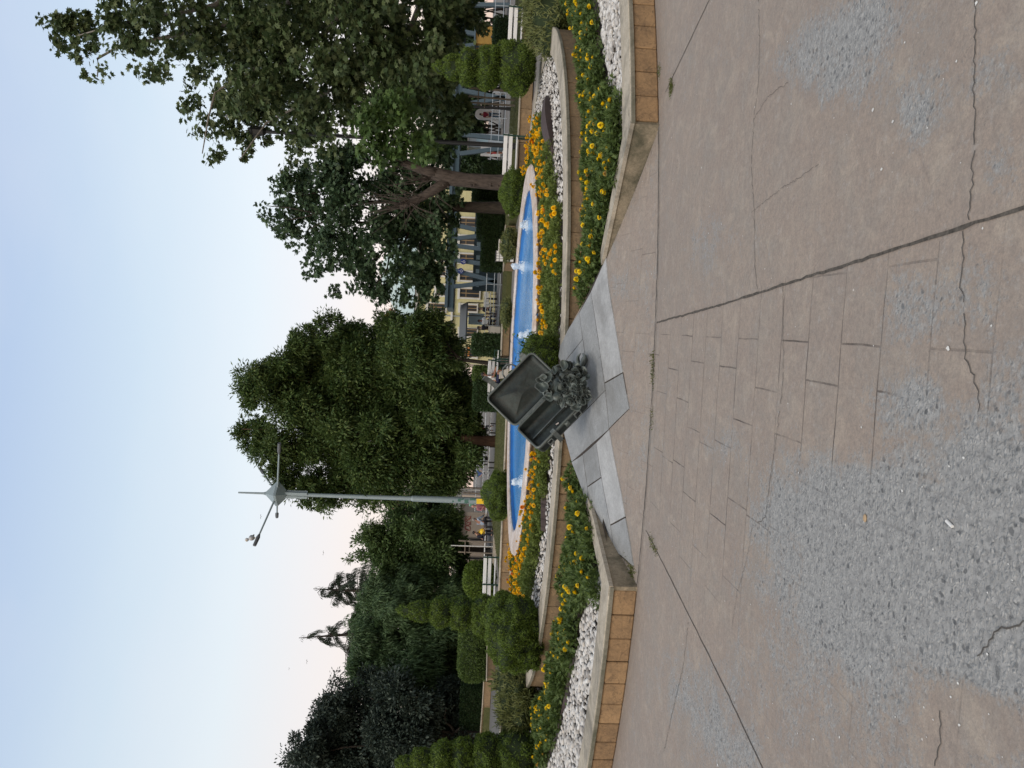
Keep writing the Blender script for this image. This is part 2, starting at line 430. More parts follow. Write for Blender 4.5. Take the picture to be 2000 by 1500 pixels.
def m_tile(name, a, b, dark):
    """sandstone coloured cast blocks"""
    t = NT(name); v = t.coord()
    g = t.n('ShaderNodeNewGeometry').outputs['Random Per Island']
    c = t.mix(g, a, b)
    c = t.mix(t.ramp(t.noise(v, 7, 7, .7), [(.4, 0.), (.7, .8)]), c, dark)
    c = t.mix(t.ramp(t.noise(v, 40, 5, .7), [(.35, 0.), (.8, .5)]), c, tuple(x*1.35 for x in a))
    wv = t.ramp(t.noise(v, 5, 3, .5, 1.6), [(.485, 0.), (.5, .85), (.515, 0.)])
    c = t.mix(t.math('MULTIPLY', wv, .6), c, (.05, .035, .025))
    return t.done(t.bsdf(c, .8, .25, 0, t.bump(t.noise(v, 28, 6, .7), .5, .012)))

def m_cast(name, a, b, stain, amount=.5):
    t = NT(name); v = t.coord()
    c = t.mix(t.ramp(t.noise(v, 4, 7, .7), [(.35, 0.), (.65, 1.)]), a, b)
    c = t.mix(t.ramp(t.noise(v, 34, 7, .8), [(.42, 0.), (.68, .6)]), c, tuple(x*.5 for x in a))
    c = t.mix(t.ramp(t.noise(v, 7, 5, .7, 1.5), [(.49, 0.), (.503, .5), (.516, 0.)]), c, (.08, .07, .055))
    c = t.mix(t.ramp(t.noise(v, 1.9, 7, .72, .5), [(.47, 0.), (.64, amount)]), c, stain)
    return t.done(t.bsdf(c, .85, .25, 0, t.bump(t.noise(v, 40, 6), .35, .01)))

MAT = {}
MAT['plaza'] = m_plaza()
MAT['granite_light'] = m_granite('granite_light', (.36, .363, .36), (.47, .47, .465))
MAT['granite_gray'] = m_granite('granite_gray', (.225, .232, .232), (.345, .35, .348))
MAT['tile'] = m_tile('sandstone_block', (.31, .20, .105), (.16, .10, .055), (.085, .058, .038))
MAT['tile_dull'] = m_tile('dull_sandstone_block', (.28, .19, .105), (.17, .12, .07), (.10, .075, .05))
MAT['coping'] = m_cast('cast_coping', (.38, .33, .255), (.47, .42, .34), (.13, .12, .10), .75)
MAT['coping_edge'] = m_cast('dark_coping_edge', (.17, .16, .125), (.24, .22, .175), (.07, .075, .05), .8)  # edge of the coping slab, coloured darker than its top
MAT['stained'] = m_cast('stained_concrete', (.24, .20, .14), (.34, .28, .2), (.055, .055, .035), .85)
MAT['marble'] = m_cast('pink_marble', (.50, .42, .37), (.66, .61, .58), (.36, .25, .17), .7)
MAT['grout'] = simple('grout', (.045, .035, .028), .95)
MAT['dark_joint'] = simple('joint_filler', (.11, .095, .08), .95, .75, 45)
MAT['crack'] = simple('crack', (.10, .09, .08), .95, .6, 30)
MAT['soil'] = simple('dark_soil', (.05, .038, .028), .95, .5, 20, bump=.6, bscale=60)
MAT['pool_paint'] = simple('blue_pool_paint', (.045, .20, .50), .6, .12, 3)
MAT['pebble'] = leafy('white_pebble', [(.16, .145, .13), (.38, .36, .335), (.52, .505, .48), (.44, .40, .35), (.60, .59, .57), (.27, .245, .22)], 0, .55, .4)
MAT['asphalt'] = simple('grey_paving', (.20, .19, .18), 1.0, .35, 1.2, spec=.03, bump=.2, bscale=40)
MAT['edging'] = simple('brown_edging', (.065, .045, .042), .6, .3, 8)
def m_water():
    t = NT('pool_water'); v = t.coord()
    n1 = t.noise(v, 5, 4, .6, .6); n2 = t.noise(v, 19, 3, .6)
    far = t.n('ShaderNodeAttribute', attribute_name='chop').outputs['Fac']
    h = t.math('MULTIPLY', t.math('ADD', n1, t.math('MULTIPLY', n2, .35)), t.math('ADD', .15, far))
    foam_glint = t.math('MULTIPLY', t.ramp(t.noise(v, 8, 7, .75, 1.2), [(.47, 0.), (.56, 1.)]), far)
    c = t.mix(t.ramp(t.noise(v, 1.3, 4), [(.35, 0.), (.65, 1.)]), (.03, .225, .55), (.05, .27, .60))
    c = t.mix(t.math('MULTIPLY', foam_glint, .7), c, (.50, .66, .78))  # pale sky glints on the ripples painted into the colour, along with foam
    return t.done(t.bsdf(c, .16, .32, 0, t.bump(h, .5, .08)))
MAT['water'] = m_water()
def m_foam():
    t = NT('falling_water'); v = t.coord()
    b = t.bsdf((.74, .82, .88), .35, .5)
    tr = t.n('ShaderNodeBsdfTransparent'); mx = t.n('ShaderNodeMixShader'); mx.inputs[0].default_value = .62
    t.l(tr.outputs[0], mx.inputs[1]); t.l(b, mx.inputs[2]); return t.done(mx.outputs[0])
MAT['foam_glint'] = m_foam()

# ------------------------------------------------------------------ ground
mb = MB(); mb.poly([(-160, -40, -.03), (160, -40, -.03), (160, 300, -.03), (-160, 300, -.03)])
tag(mb.build('ground', MAT['asphalt']), kind='structure')

WEAR = [(1900, 1110, 230, 1.3), (1790, 1060, 180, 1.1), (1740, 1240, 190, 1.1), (1640, 1190, 160, .9), (1930, 1280, 130, 1.2), (1560, 970, 110, .8),
        (1650, 1010, 90, 1), (1500, 1010, 50, .6), (1740, 785, 60, .95), (1815, 770, 45, .9), (1400, 860, 45, .6), (1560, 130, 42, .9), (1580, 70, 40, .8),
        (1650, 80, 60, 1), (1640, 160, 45, .9), (1700, 30, 60, .9), (1790, 190, 50, 1.0), (1780, 250, 40, .7), (1770, 570, 50, .75), (1890, 540, 60, .8), (1800, 640, 55, .7), (1960, 720, 60, .9),
        (1960, 900, 90, 1.0), (1390, 1430, 60, .95), (1350, 1360, 45, .8), (1340, 1290, 30, .5), (1440, 1300, 60, .6), (1480, 1120, 60, .6), (1390, 470, 55, .5), (1930, 150, 60, .5), (1960, 330, 50, .7),
        (1450, 1480, 60, .6), (1300, 1330, 40, .3), (1240, 560, 25, .5), (1220, 480, 20, .5), (1240, 900, 30, .3), (1900, 640, 50, .5),
        (1760, 1262, 52, -1.1), (1830, 1330, 60, -1.2), (1870, 1400, 70, -1.2), (1960, 1400, 60, -1.1), (1825, 955, 40, -1.0), (1725, 1060, 24, -.9), (1880, 720, 50, -.9), (1850, 680, 40, -.5),
        (1740, 1100, 20, -.8), (1650, 1330, 70, -.5), (1995, 1090, 25, -.6), (1640, 850, 60, -.5), (1600, 700, 80, -.6), (1420, 700, 80, -.5), (1600, 380, 100, -.5), (1450, 250, 80, -.4)]
def wear_at(x, y):
    a = np.full(x.shape, .10)
    for px, py, r, s in WEAR:
        c = G(px, py); e1 = (G(px+r, py)-G(px-r, py))[:2]/2; e2 = (G(px, py+r)-G(px, py-r))[:2]/2
        A = np.linalg.inv(np.array([e1, e2]).T)
        q = A@np.stack([(x-c[0]).ravel(), (y-c[1]).ravel()])
        a += (.62 if s > 0 else .75)*s*np.exp(-.8*(q**2).sum(0)**1.15).reshape(x.shape)
    return a
def grid_at(x, y):
    a = np.full(x.shape, .16)
    for px, py, r, s in ((1450, 830, 190, .95), (1420, 960, 140, .6), (1600, 720, 130, .6), (1350, 700, 90, .6), (1720, 760, 110, .4)):
        c = G(px, py); e1 = (G(px+r, py)-G(px-r, py))[:2]/2; e2 = (G(px, py+r)-G(px, py-r))[:2]/2
        q = np.linalg.inv(np.array([e1, e2]).T)@np.stack([(x-c[0]).ravel(), (y-c[1]).ravel()]); a += s*np.exp(-.8*(q**2).sum(0)).reshape(x.shape)
    return np.clip(a, 0, 1.1)
JA = [G(2000, 405)[:2], G(1285, 628)[:2]]; JB = [G(1490, 1500)[:2], G(1262, 1035)[:2]]
def side_of(l, x, y): return (l[1][0]-l[0][0])*(y-l[0][1])-(l[1][1]-l[0][1])*(x-l[0][0])
def grid_mesh(name, X, Y, Z, mat, attrs, org=None, keepq=None):
    ny, nx = X.shape; v = np.stack([X.ravel(), Y.ravel(), Z.ravel()], 1)
    i = np.arange(ny*nx).reshape(ny, nx)
    f = np.stack([i[:-1, :-1], i[:-1, 1:], i[1:, 1:], i[1:, :-1]], -1).reshape(-1, 4)
    if keepq is not None: f = f[keepq.ravel()]
    o = fast_mesh(name, v, f.ravel(), [4]*len(f), mat, None, org, True)
    for k, a in attrs.items():
        at = o.data.attributes.new(k, 'FLOAT', 'POINT'); at.data.foreach_set('value', a.ravel().astype(np.float32))
    return o
xs = np.linspace(-9, 9, 361); ys = np.concatenate([np.linspace(-4, .4, 12), np.linspace(.5, 8, 251), np.linspace(8.3, 30, 40)])
X, Y = np.meshgrid(xs, ys); Z = X*0
wr = wear_at(X, Y)
sec = np.where(side_of(JA, X, Y) < 0, 1., 0.) - np.where(side_of(JB, X, Y) > 0, 1., 0.)
tag(grid_mesh('plaza', X, Y, Z, MAT['plaza'], {'wear': wr, 'sector': sec, 'grid': grid_at(X, Y)}), kind='structure')

# ramp between the two planters, rising to the ring wall
L_EDGE = [(R_OUT+.02, -.255), (7.75, -.236), (7.2, -.20), (6.4, -.155), (R_RING+.002, -.148)]
R_EDGE = [(R_OUT+.02, .212), (7.45, .121), (7.1, .095), (6.4, .055), (R_RING+.002, .022)]
def edge_at(E, t):
    r = R_OUT+.02 + (R_RING+.002-R_OUT-.02)*t
    rs = [e[0] for e in E][::-1]; an = [e[1] for e in E][::-1]
    return r, float(np.interp(r, rs, an))
nt_, ns_ = 60, 60
X = np.zeros((nt_, ns_)); Y = X.copy(); Z = X.copy()
for i in range(nt_):
    r, a0 = edge_at(L_EDGE, i/(nt_-1)); _, a1 = edge_at(R_EDGE, i/(nt_-1))
    for k in range(ns_):
        q = pol(r, a0+(a1-a0)*k/(ns_-1)); X[i, k], Y[i, k] = q[0], q[1]; Z[i, k] = ramp_z(q[0], q[1])+.002
ro = grid_mesh('ramp', X, Y, Z, MAT['plaza'], {'wear': wear_at(X, Y)+.12, 'sector': X*0, 'grid': X*0+.45})
tag(ro, kind='structure')
mb = MB()
for E, col in ((0, 0), (1, ns_-1)):
    for i in range(nt_-1):
        a = (X[i, col], Y[i, col], Z[i, col]); b = (X[i+1, col], Y[i+1, col], Z[i+1, col])
        mb.poly([a, b, (b[0], b[1], .0), (a[0], a[1], .0)])
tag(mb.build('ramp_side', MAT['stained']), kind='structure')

# joints and cracks in the paving
def strip(mb, pts, w, jit=.0, z=.003, sub=14, ramped=False, gap=0.0):
    pts = [np.array(p[:2], float) for p in pts]; q = []
    for a, b in zip(pts[:-1], pts[1:]):
        n = max(2, int(np.linalg.norm(b-a)*sub))
        for i in range(n): q.append(a+(b-a)*i/n)
    q.append(pts[-1]); L, Rr = [], []
    for i, p in enumerate(q):
        t = q[min(i+1, len(q)-1)]-q[max(i-1, 0)]; t /= np.linalg.norm(t)+1e-9; nn = np.array([-t[1], t[0]])
        o = nn*random.gauss(0, jit)
        for lst, sgn in ((L, 1), (Rr, -1)):
            ww = w*random.uniform(.6, 1.3)*.5
            g = p+o+nn*ww*sgn; lst.append((g[0], g[1], (ramp_z(g[0], g[1]) if ramped else 0)+z))
    n = len(q); mb.add(L+Rr, [(i, n+i, n+i+1, i+1) for i in range(n-1) if random.random() >= gap])
mb = MB()
strip(mb, [G(2010, 402), G(1700, 503), G(1400, 598), G(1283, 630)], .014, .0016, sub=18)
strip(mb, [G(1500, 1520), G(1400, 1310), G(1300, 1110), G(1262, 1035)], .009, .0015)
strip(mb, [G(1300, 180), G(1350, 75), G(1400, -30)], .009, .0015)
strip(mb, [pol(R_OUT-.02, a) for a in np.linspace(-.26, .225, 30)], .03, .006)
tag(mb.build('expansion_joint', MAT['dark_joint']), kind='structure')
mb = MB()
for pts, wd in (([(1482, -10), (1484, 90), (1482, 160), (1473, 230), (1468, 320), (1474, 420), (1474, 500), (1480, 565)], .012),
                ([(1905, -20), (1907, 70), (1903, 140), (1905, 250), (1900, 350), (1893, 430)], .014), ([(1884, 450), (1880, 560), (1884, 590), (1886, 700), (1912, 765), (1912, 805)], .013),
                ([(1530, 560), (1530, 640), (1531, 740), (1520, 830), (1510, 900), (1502, 960), (1496, 1010), (1480, 1020)], .011), ([(1345, 1215), (1335, 1300), (1312, 1400), (1297, 1470)], .014),
                ([(2010, 1215), (1950, 1230), (1925, 1270), (1905, 1290)], .016), ([(1840, 1390), (1838, 1440), (1830, 1500)], .014), ([(1430, 1230), (1440, 1160), (1460, 1090), (1470, 1030)], .007),
                ([(1473, 232), (1500, 190), (1540, 160)], .007), ([(1468, 415), (1510, 380), (1600, 320)], .006)):
    strip(mb, [G(*p) for p in pts], wd*.3, .0042, sub=60, gap=.05)
tag(mb.build('crack', MAT['crack']), kind='structure')

# granite pad on the ramp: slab by slab
SLABS = [('L', [(1183, 503), (1187, 550), (1203, 648), (1216, 728), (1181, 748), (1168, 662), (1154, 569)]),
 ('G', [(1216, 728), (1229, 798), (1189, 838), (1187, 814), (1181, 748)]),
 ('G', [(1154, 569), (1168, 662), (1173, 696), (1140, 732), (1143, 695), (1138, 662), (1131, 610)]),
 ('G', [(1131, 610), (1138, 662), (1098, 713), (1090, 697), (1094, 675), (1108, 645)]),
 ('G', [(1098, 713), (1138, 662), (1143, 695), (1140, 732), (1173, 696), (1182, 762), (1101, 845), (1092, 800), (1090, 740)]),
 ('M', [(1182, 762), (1187, 814), (1189, 838), (1176, 850), (1116, 902), (1101, 845)]),
 ('L', [(1189, 838), (1201, 904), (1213, 962), (1221, 1010), (1192, 1026), (1174, 932), (1164, 864)]),
 ('M', [(1221, 1010), (1231, 1065), (1237, 1107), (1222, 1094), (1199, 1076), (1192, 1026)]),
 ('G', [(1164, 864), (1174, 932), (1147, 951), (1138, 887)]),
 ('M', [(1174, 932), (1192, 1026), (1199, 1076), (1180, 1042), (1154, 1004), (1147, 951)]),
 ('M', [(1138, 887), (1147, 951), (1154, 1004), (1139, 965), (1125, 925), (1116, 902)])]
pad = thing('granite_pad', on_ramp(1165, 790), 'pad of pale and grey granite slabs laid on the ramp under the bronze suitcase', 'paving')
for kk, mt in (('L', 'granite_light'), ('G', 'granite_gray'), ('M', 'granite_gray')):
    mb = MB()
    for k, pts in SLABS:
        if k != kk: continue
        c = np.mean([on_ramp(*p) for p in pts], 0); q = []
        for a, b in zip(pts, pts[1:]+pts[:1]):
            for u in (0, .33, .66): q.append(on_ramp(a[0]+(b[0]-a[0])*u, a[1]+(b[1]-a[1])*u, .012))
        q = [p+(c-p)/np.linalg.norm(c-p)*.009 for p in q]
        cc = on_ramp(*np.mean(pts, 0), .012); n = len(q); mid = [np.array([*(p*.5+cc*.5)[:2], 0]) for p in q]
        mid = [np.array([p[0], p[1], ramp_z(p[0], p[1])+.012]) for p in mid]
        mb.add(q+mid+[cc]+[p-(0, 0, .03) for p in q], [(i, (i+1) % n, n+(i+1) % n, n+i) for i in range(n)]+[(n+i, n+(i+1) % n, 2*n) for i in range(n)]+[(2*n+1+i, 2*n+1+(i+1) % n, (i+1) % n, i) for i in range(n)])
    if kk == 'M': MAT['granite_mid'] = m_granite('granite_mid', (.275, .285, .288), (.395, .402, .402)); mt = 'granite_mid'
    mb.build('slab', MAT[mt], pad)
mb = MB()
mb.prism([on_ramp(*p, .0075) for p in [(1183, 503), (1187, 550), (1203, 648), (1229, 798), (1189, 838), (1201, 904), (1221, 1010), (1237, 1107), (1199, 1076), (1154, 1004), (1125, 925), (1101, 850), (1091, 800), (1091, 700), (1108, 645), (1131, 610)]], (0, 0, -.02))
mb.build('joint_bed', MAT['grout'], pad)

# ------------------------------------------------------------------ walls of the beds
def arc_blocks(mb, r0, r1, z0, z1, a0, a1, step, gap=.006, bev=.012, jit=.004):
    n = max(1, int(round(abs(a1-a0)*r1/step))); da = (a1-a0)/n
    for i in range(n):
        a = a0+da*(i+.5); rr = (r0+r1)/2+random.uniform(-jit, jit)
        c = pol(rr, a, (z0+z1)/2); ax = (np.array([math.cos(a), math.sin(a), 0]), np.array([-math.sin(a), math.cos(a), 0]), np.array([0, 0, 1.]))
        mb.box(c, (abs(da)*rr-gap, r1-r0, z1-z0), ax=ax, bev=bev)
def arc_solid(mb, prof, a0, a1, n=120, closed=False):
    """prof: (r, z) outline swept round the fountain centre"""
    m = len(prof); vs = []; N = n if closed else n+1
    for i in range(N):
        a = a0+(a1-a0)*i/n
        for r, z in prof: vs.append(pol(r, a, z))
    fs = []
    for i in range(n):
        i2 = (i+1) % N
        for k in range(m):
            k2 = (k+1) % m; fs.append((i*m+k, i*m+k2, i2*m+k2, i2*m+k))
    if not closed: fs += [tuple(range(m)), tuple(reversed(range(n*m, n*m+m)))]
    mb.add(vs, fs)
def coping_prof(r0, r1, z0, z1, b=.012): return [(r0, z0), (r0, z1-b), (r0+b, z1), (r1-b, z1), (r1, z1-b), (r1, z0)]

A_L, A_R, A_END = -.252, .212, 1.30
for sgn, a0, inner, lab in ((-1, A_L, [(R_OUT, A_L), (7.1, -.222)], 'low sandstone block planter wall left of the ramp with weathered coping'),
                            (1, A_R, [(R_OUT, A_R), (7.3, .112)], 'low sandstone block planter wall right of the ramp with weathered coping')):
    c0 = pol(R_OUT-.15, a0+sgn*.3)
    w_ = thing('planter_wall', c0, lab, 'planter wall')
    mb = MB(); arc_blocks(mb, R_OUT-.07, R_OUT, .0, Z_LOW-.042, a0+sgn*.004, a0+sgn*(A_END), .245); mb.build('block_face', MAT['tile'], w_)
    mb = MB(); arc_solid(mb, [(R_OUT-.3, -.02), (R_OUT-.3, Z_LOW-.045), (R_OUT-.03, Z_LOW-.045), (R_OUT-.03, -.02)], a0+sgn*.004, a0+sgn*A_END, 60); mb.build('mortar_core', MAT['grout'], w_)
    mb = MB(); arc_solid(mb, coping_prof(R_OUT-.36, R_OUT+.004, Z_LOW-.006, Z_LOW), a0, a0+sgn*A_END, 60); mb.build('coping', MAT['coping'], w_)
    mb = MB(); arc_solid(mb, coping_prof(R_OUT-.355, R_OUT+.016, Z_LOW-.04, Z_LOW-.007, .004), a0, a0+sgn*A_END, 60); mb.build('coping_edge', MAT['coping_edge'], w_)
    # the cheek wall beside the ramp
    p0 = pol(*inner[0]); p1 = pol(*inner[1]); d = (p1-p0)/np.linalg.norm(p1-p0); nn = np.array([d[1], -d[0], 0])*(1 if sgn < 0 else -1)
    nn = nn if (nn@(pol(8, 0)-p0)) < 0 else -nn      # points into the bed
    mb = MB()
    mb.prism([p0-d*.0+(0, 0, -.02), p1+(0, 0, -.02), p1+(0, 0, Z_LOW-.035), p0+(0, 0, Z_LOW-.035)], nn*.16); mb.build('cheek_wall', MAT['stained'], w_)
    mb = MB(); z = np.array([0, 0, Z_LOW-.034])
    mb.prism([p0-nn*.012-d*.01+z, p1-nn*.012+z, p1+nn*.15+z, p0+nn*.22+z], (0, 0, .036)); mb.build('cheek_coping', MAT['coping'], w_)
for r in ((5.9, 8.45, .17, 'soil'),):
    mb = MB()
    for s, a0 in ((-1, -.15), (1, .03)):
        n = 80; vs = []
        for i in range(n+1):
            a = a0+s*1.38*i/n
            r1 = 8.45
            if s < 0: r1 = float(np.interp(-a, [.15, .2, .225, .262], [6.2, 7.15, 7.7, 8.45]))
            else: r1 = float(np.interp(a, [.03, .1, .13, .215], [6.0, 7.1, 7.5, 8.45]))
            for rr in np.linspace(5.9, r1, 5): vs.append(pol(rr, a, .17))
        mb.add(vs, [(i*5+k, i*5+k+1, i*5+k+6, i*5+k+5) for i in range(n) for k in range(4)])
    tag(mb.build('lower_bed_soil', MAT['soil']), kind='structure')
# the ring wall of the upper bed
rw = thing('ring_wall', (CX, CY, 0), 'round raised wall of brown blocks with broad pale coping round the upper flower bed', 'wall')
mb = MB(); arc_blocks(mb, R_RING-.09, R_RING-.02, .05, Z_RING-.05, 0, 2*PI, .36, bev=.01); mb.build('block_face', MAT['tile_dull'], rw)
mb = MB(); arc_solid(mb, [(R_RING-.32, .0), (R_RING-.32, Z_RING-.05), (R_RING-.04, Z_RING-.05), (R_RING-.04, 0)], 0, 2*PI, 140, True); mb.build('mortar_core', MAT['grout'], rw)
mb = MB(); arc_solid(mb, coping_prof(R_RING-.42, R_RING, Z_RING-.006, Z_RING), 0, 2*PI, 160, True); mb.build('coping', MAT['coping'], rw)
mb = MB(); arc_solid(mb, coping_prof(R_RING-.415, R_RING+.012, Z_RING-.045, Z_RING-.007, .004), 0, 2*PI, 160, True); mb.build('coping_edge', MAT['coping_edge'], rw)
mb = MB(); n = 90
mb.add([pol(r, 2*PI*i/n, .40) for i in range(n) for r in (3.5, 5.6)], [(2*i, 2*i+1, (2*i+3) % (2*n), (2*i+2) % (2*n)) for i in range(n)])
tag(mb.build('upper_bed_soil', MAT['soil']), kind='structure')
# the pool
pw = thing('pool_basin', (CX, CY, 0), 'round blue painted fountain basin with pink marble rim', 'fountain basin')
mb = MB(); arc_blocks(mb, R_POND-.12, R_POND-.05, .36, Z_POND-.06, 0, 2*PI, .4, bev=.01); mb.build('block_face', MAT['tile_dull'], pw)
mb = MB()
arc_blocks(mb, R_POND-.46, R_POND, Z_POND-.06, Z_POND, 0, 2*PI, .62, gap=.004, bev=.026, jit=.006); mb.build('rim', MAT['marble'], pw)
mb = MB(); arc_solid(mb, [(R_POND-.43, .1), (R_POND-.43, Z_POND-.045), (R_POND-.10, Z_POND-.045), (R_POND-.10, .1)], 0, 2*PI, 100, True); mb.build('blue_wall', MAT['pool_paint'], pw)
rr, aa = np.meshgrid(np.linspace(0.05, R_POND-.42, 30), np.linspace(0, 2*PI, 121))
X = CX+rr*np.sin(aa); Y = CY-rr*np.cos(aa)
JETS = [G(1029, 440, .55), G(1022, 521, .55), G(1030, 655, .55), G(1020, 942, .55)]
chop = np.zeros_like(X)
for j in JETS: chop = np.maximum(chop, np.exp(-(((X-j[0])/.9)**2+((Y-j[1])/1.1)**2)))
chop = np.maximum(chop*.8, np.exp(-(((X-(CX+.9))/1.6)**2+((Y-13.2)/1.5)**2)))
chop = np.maximum(chop, .75*np.exp(-(((X-(CX-1.7))/.8)**2+((Y-13.3)/1.2)**2)))
wt = grid_mesh('water', X, Y, X*0+Z_POND-.11, MAT['water'], {'chop': chop}); tag(wt, kind='structure')
for k, (j, h) in enumerate(zip(JETS, (.16, .27, .18, .21))):
    mb = MB(); z0 = Z_POND-.11
    ph = random.random()*6
    mb.lathe((j[0], j[1], z0), [(.13, -.01), (.09, .03), (.055, .08), (.045, h*.45), (.06, h*.65), (.07, h*.8), (.05, h*.93), (.001, h)], 12)
    for _ in range(130):
        u = random.random(); a = random.random()*2*PI; r = (.035+.13*(1-u)**3+random.gauss(0, .02)); s = random.uniform(.004, .014)
        mb.ball((j[0]+r*math.cos(a), j[1]+r*math.sin(a), z0+u*h*1.02), s, 6, 4)
    lb = ['white fountain jet at the right end of the pool', 'tallest white fountain jet, in the right half of the pool', 'white fountain jet half hidden by the round bush beside the suitcase', 'white fountain jet alone in the left end of the pool'][k]
    tag(mb.build('fountain_jet', MAT['foam_glint'], None, (j[0], j[1], z0), True), lb, 'water jet', 'jets of the pool')
# ------------------------------------------------------------------ flower beds
def a_of(x, y): return math.atan2(x-CX, CY-y)
MAT['marigold_leaf'] = leafy('marigold_leaf', [(.048, .08, .02), (.082, .128, .032), (.13, .18, .052)], .25)
MAT['marigold_leaf_light'] = leafy('pale_marigold_leaf', [(.10, .14, .03), (.15, .20, .045), (.20, .25, .065)], .3)
MAT['yellow_petal'] = leafy('yellow_petal', [(.86, .58, .004), (.92, .66, .01), (.95, .74, .03)], .12)
MAT['orange_petal'] = leafy('orange_petal', [(.88, .47, .004), (.92, .55, .008), (.95, .62, .015)], .12)
MAT['deep_petal'] = leafy('deep_orange_petal', [(.75, .19, .003), (.85, .26, .004)], .12)
MAT['faded_petal'] = leafy('faded_petal', [(.45, .27, .05), (.55, .36, .06)], .1)

def plant_mesh(name, R, H, n, ll, mat):
    p = np.stack([rng.normal(size=n)*R*.5, rng.normal(size=n)*R*.5, np.zeros(n)], 1)
    rad = np.hypot(p[:, 0], p[:, 1]); k = rad < R*1.25; p = p[k]; rad = rad[k]; n = len(p)
    p[:, 2] = rng.uniform(.05, 1, n)**.6*H*(1-.45*(rad/(R*1.25))**2)
    out = np.stack([p[:, 0], p[:, 1], np.full(n, R*.5)], 1)
    a = unit(unit(out)+rng.normal(size=(n, 3))*.55); nr = unit(rng.normal(size=(n, 3))*.5+np.array([0, 0, 1]))
    parts = []
    for da in (-.75, -.38, 0, .38, .75):      # each leaf is cut into leaflets
        sd = np.cross(a, nr); ax = unit(a*math.cos(da)+unit(sd)*math.sin(da))
        s = rng.uniform(.7, 1.2, n)
        parts.append(leaves(p, ax, nr, ll*s*(1.1-abs(da)*.35), ll*.2*s, 'lance'))
    v, f, c = cat_leaves(parts)
    o = fast_mesh(name, v, f, c, mat); return o
def head_mesh(name, r, mat):
    ps = []
    for k, (n, tilt, rr, zz) in enumerate(((16, .1, 1.0, .0), (14, .45, .85, .12), (12, .85, .65, .22), (9, 1.2, .42, .30), (5, 1.45, .2, .34))):
        a = np.arange(n)*2*PI/n+k*.5+rng.normal(size=n)*.08
        base = np.stack([np.cos(a)*r*.15*rr, np.sin(a)*r*.15*rr, np.full(n, zz*r*1.3)], 1)
        ax = np.stack([np.cos(a)*math.cos(tilt), np.sin(a)*math.cos(tilt), np.full(n, math.sin(tilt))], 1)
        nr = np.stack([-np.cos(a)*math.sin(tilt), -np.sin(a)*math.sin(tilt), np.full(n, math.cos(tilt))], 1)
        ps.append(leaves(base, ax, nr, r*(.95 if k < 3 else .7), r*.62, 'oval'))
    v, f, c = cat_leaves(ps); return fast_mesh(name, v, f, c, mat)

heads = {}
for k, m in (('y', 'yellow_petal'), ('o', 'orange_petal'), ('d', 'deep_petal'), ('f', 'faded_petal')):
    o = head_mesh('flower_head', {'y': .030, 'o': .033, 'd': .034, 'f': .024}[k], MAT[m]); heads[k] = o.data; bpy.data.objects.remove(o)
fol = {'y': [], 'o': []}
for i in range(4):
    o = plant_mesh('marigold_plant', .19, .19, 280, .052, MAT['marigold_leaf']); fol['y'].append(o.data); bpy.data.objects.remove(o)
    o = plant_mesh('marigold_plant', .18, .20, 260, .050, MAT['marigold_leaf_light']); fol['o'].append(o.data); bpy.data.objects.remove(o)
def put_plant(name, me, x, y, z, sc, hs, label, group, hh):
    o = bpy.data.objects.new(name, me); COL.objects.link(o); o.location = (x, y, z); o.rotation_euler.z = random.uniform(0, 6.28); o.scale = (sc, sc, sc*random.uniform(.9, 1.15))
    tag(o, label, 'flower plant', group)
    for h in hs:
        q = bpy.data.objects.new('flower_head', heads[h]); COL.objects.link(q); q.parent = o
        a = random.uniform(0, 6.28); r = .17*math.sqrt(random.random())
        q.location = (r*math.cos(a), r*math.sin(a), hh*(1-.3*(r/.19)**2)*random.uniform(.88, 1.25)); q.rotation_euler = (random.gauss(0, .35), random.gauss(0, .35), random.random()*6); s = random.uniform(.75, 1.12)/sc; q.scale = (s, s, s*.95)
    return o
def scatter(a0, a1, r0, r1, step, test=None):
    out = []; r = r0
    while r <= r1:
        da = step/r; a = a0+random.random()*da
        while a <= a1:
            rr = r+random.uniform(-.4, .4)*step; aa = a+random.uniform(-.35, .35)*da
            if test is None or test(rr, aa): out.append((rr, aa))
            a += da
        r += step*.9
    return out
YL = 'yellow marigold plant with dark feathery leaves in the lower bed left of the ramp'
YR = 'yellow marigold plant with dark feathery leaves in the lower bed right of the ramp'
OC = 'orange marigold plant with pale green leaves in the raised bed round the pool'
def in_left(r, a): return a < -np.interp(r, [5.9, 6.4, 7.15, 7.7, 8.3], [.175, .19, .235, .258, .285])
def in_right(r, a): return a > np.interp(r, [5.9, 6.4, 7.1, 7.5, 8.3], [.07, .09, .125, .16, .235])
for sg, fn, lab, grp in ((-1, in_left, YL, 'yellow marigolds left of the ramp'), (1, in_right, YR, 'yellow marigolds right of the ramp')):
    pts = []
    for r, a in scatter(.05, 1.15, 6.2, 8.3, .27):
        am = abs(a)
        rmax = float(np.interp(am, [.05, .27, .33, .42, .6, 1.2], [8.3, 8.3, 7.75, 7.25, 7.1, 7.0]))
        rmin = float(np.interp(am, [0, .25, .8, 1.2], [6.25, 6.42, 6.35, 6.2]))
        if rmin < r < rmax and fn(r, sg*a): pts.append((r, sg*a))
    for r, a in pts:
        x, y, z = pol(r, a, .165)
        k = random.random()
        hs = ['y'] if k < .34 else ['y', 'y'] if k < .62 else ['y', 'y', 'y'] if k < .84 else ['y', 'y', 'y', 'f']
        if sg > 0 and k > .4: hs = hs+['y']
        if sg < 0 and r > 7.6 and random.random() < .5: hs = hs[:1]
        put_plant('yellow_marigold', random.choice(fol['y']), x, y, z, random.uniform(.8, 1.15), hs, lab, grp, .175)
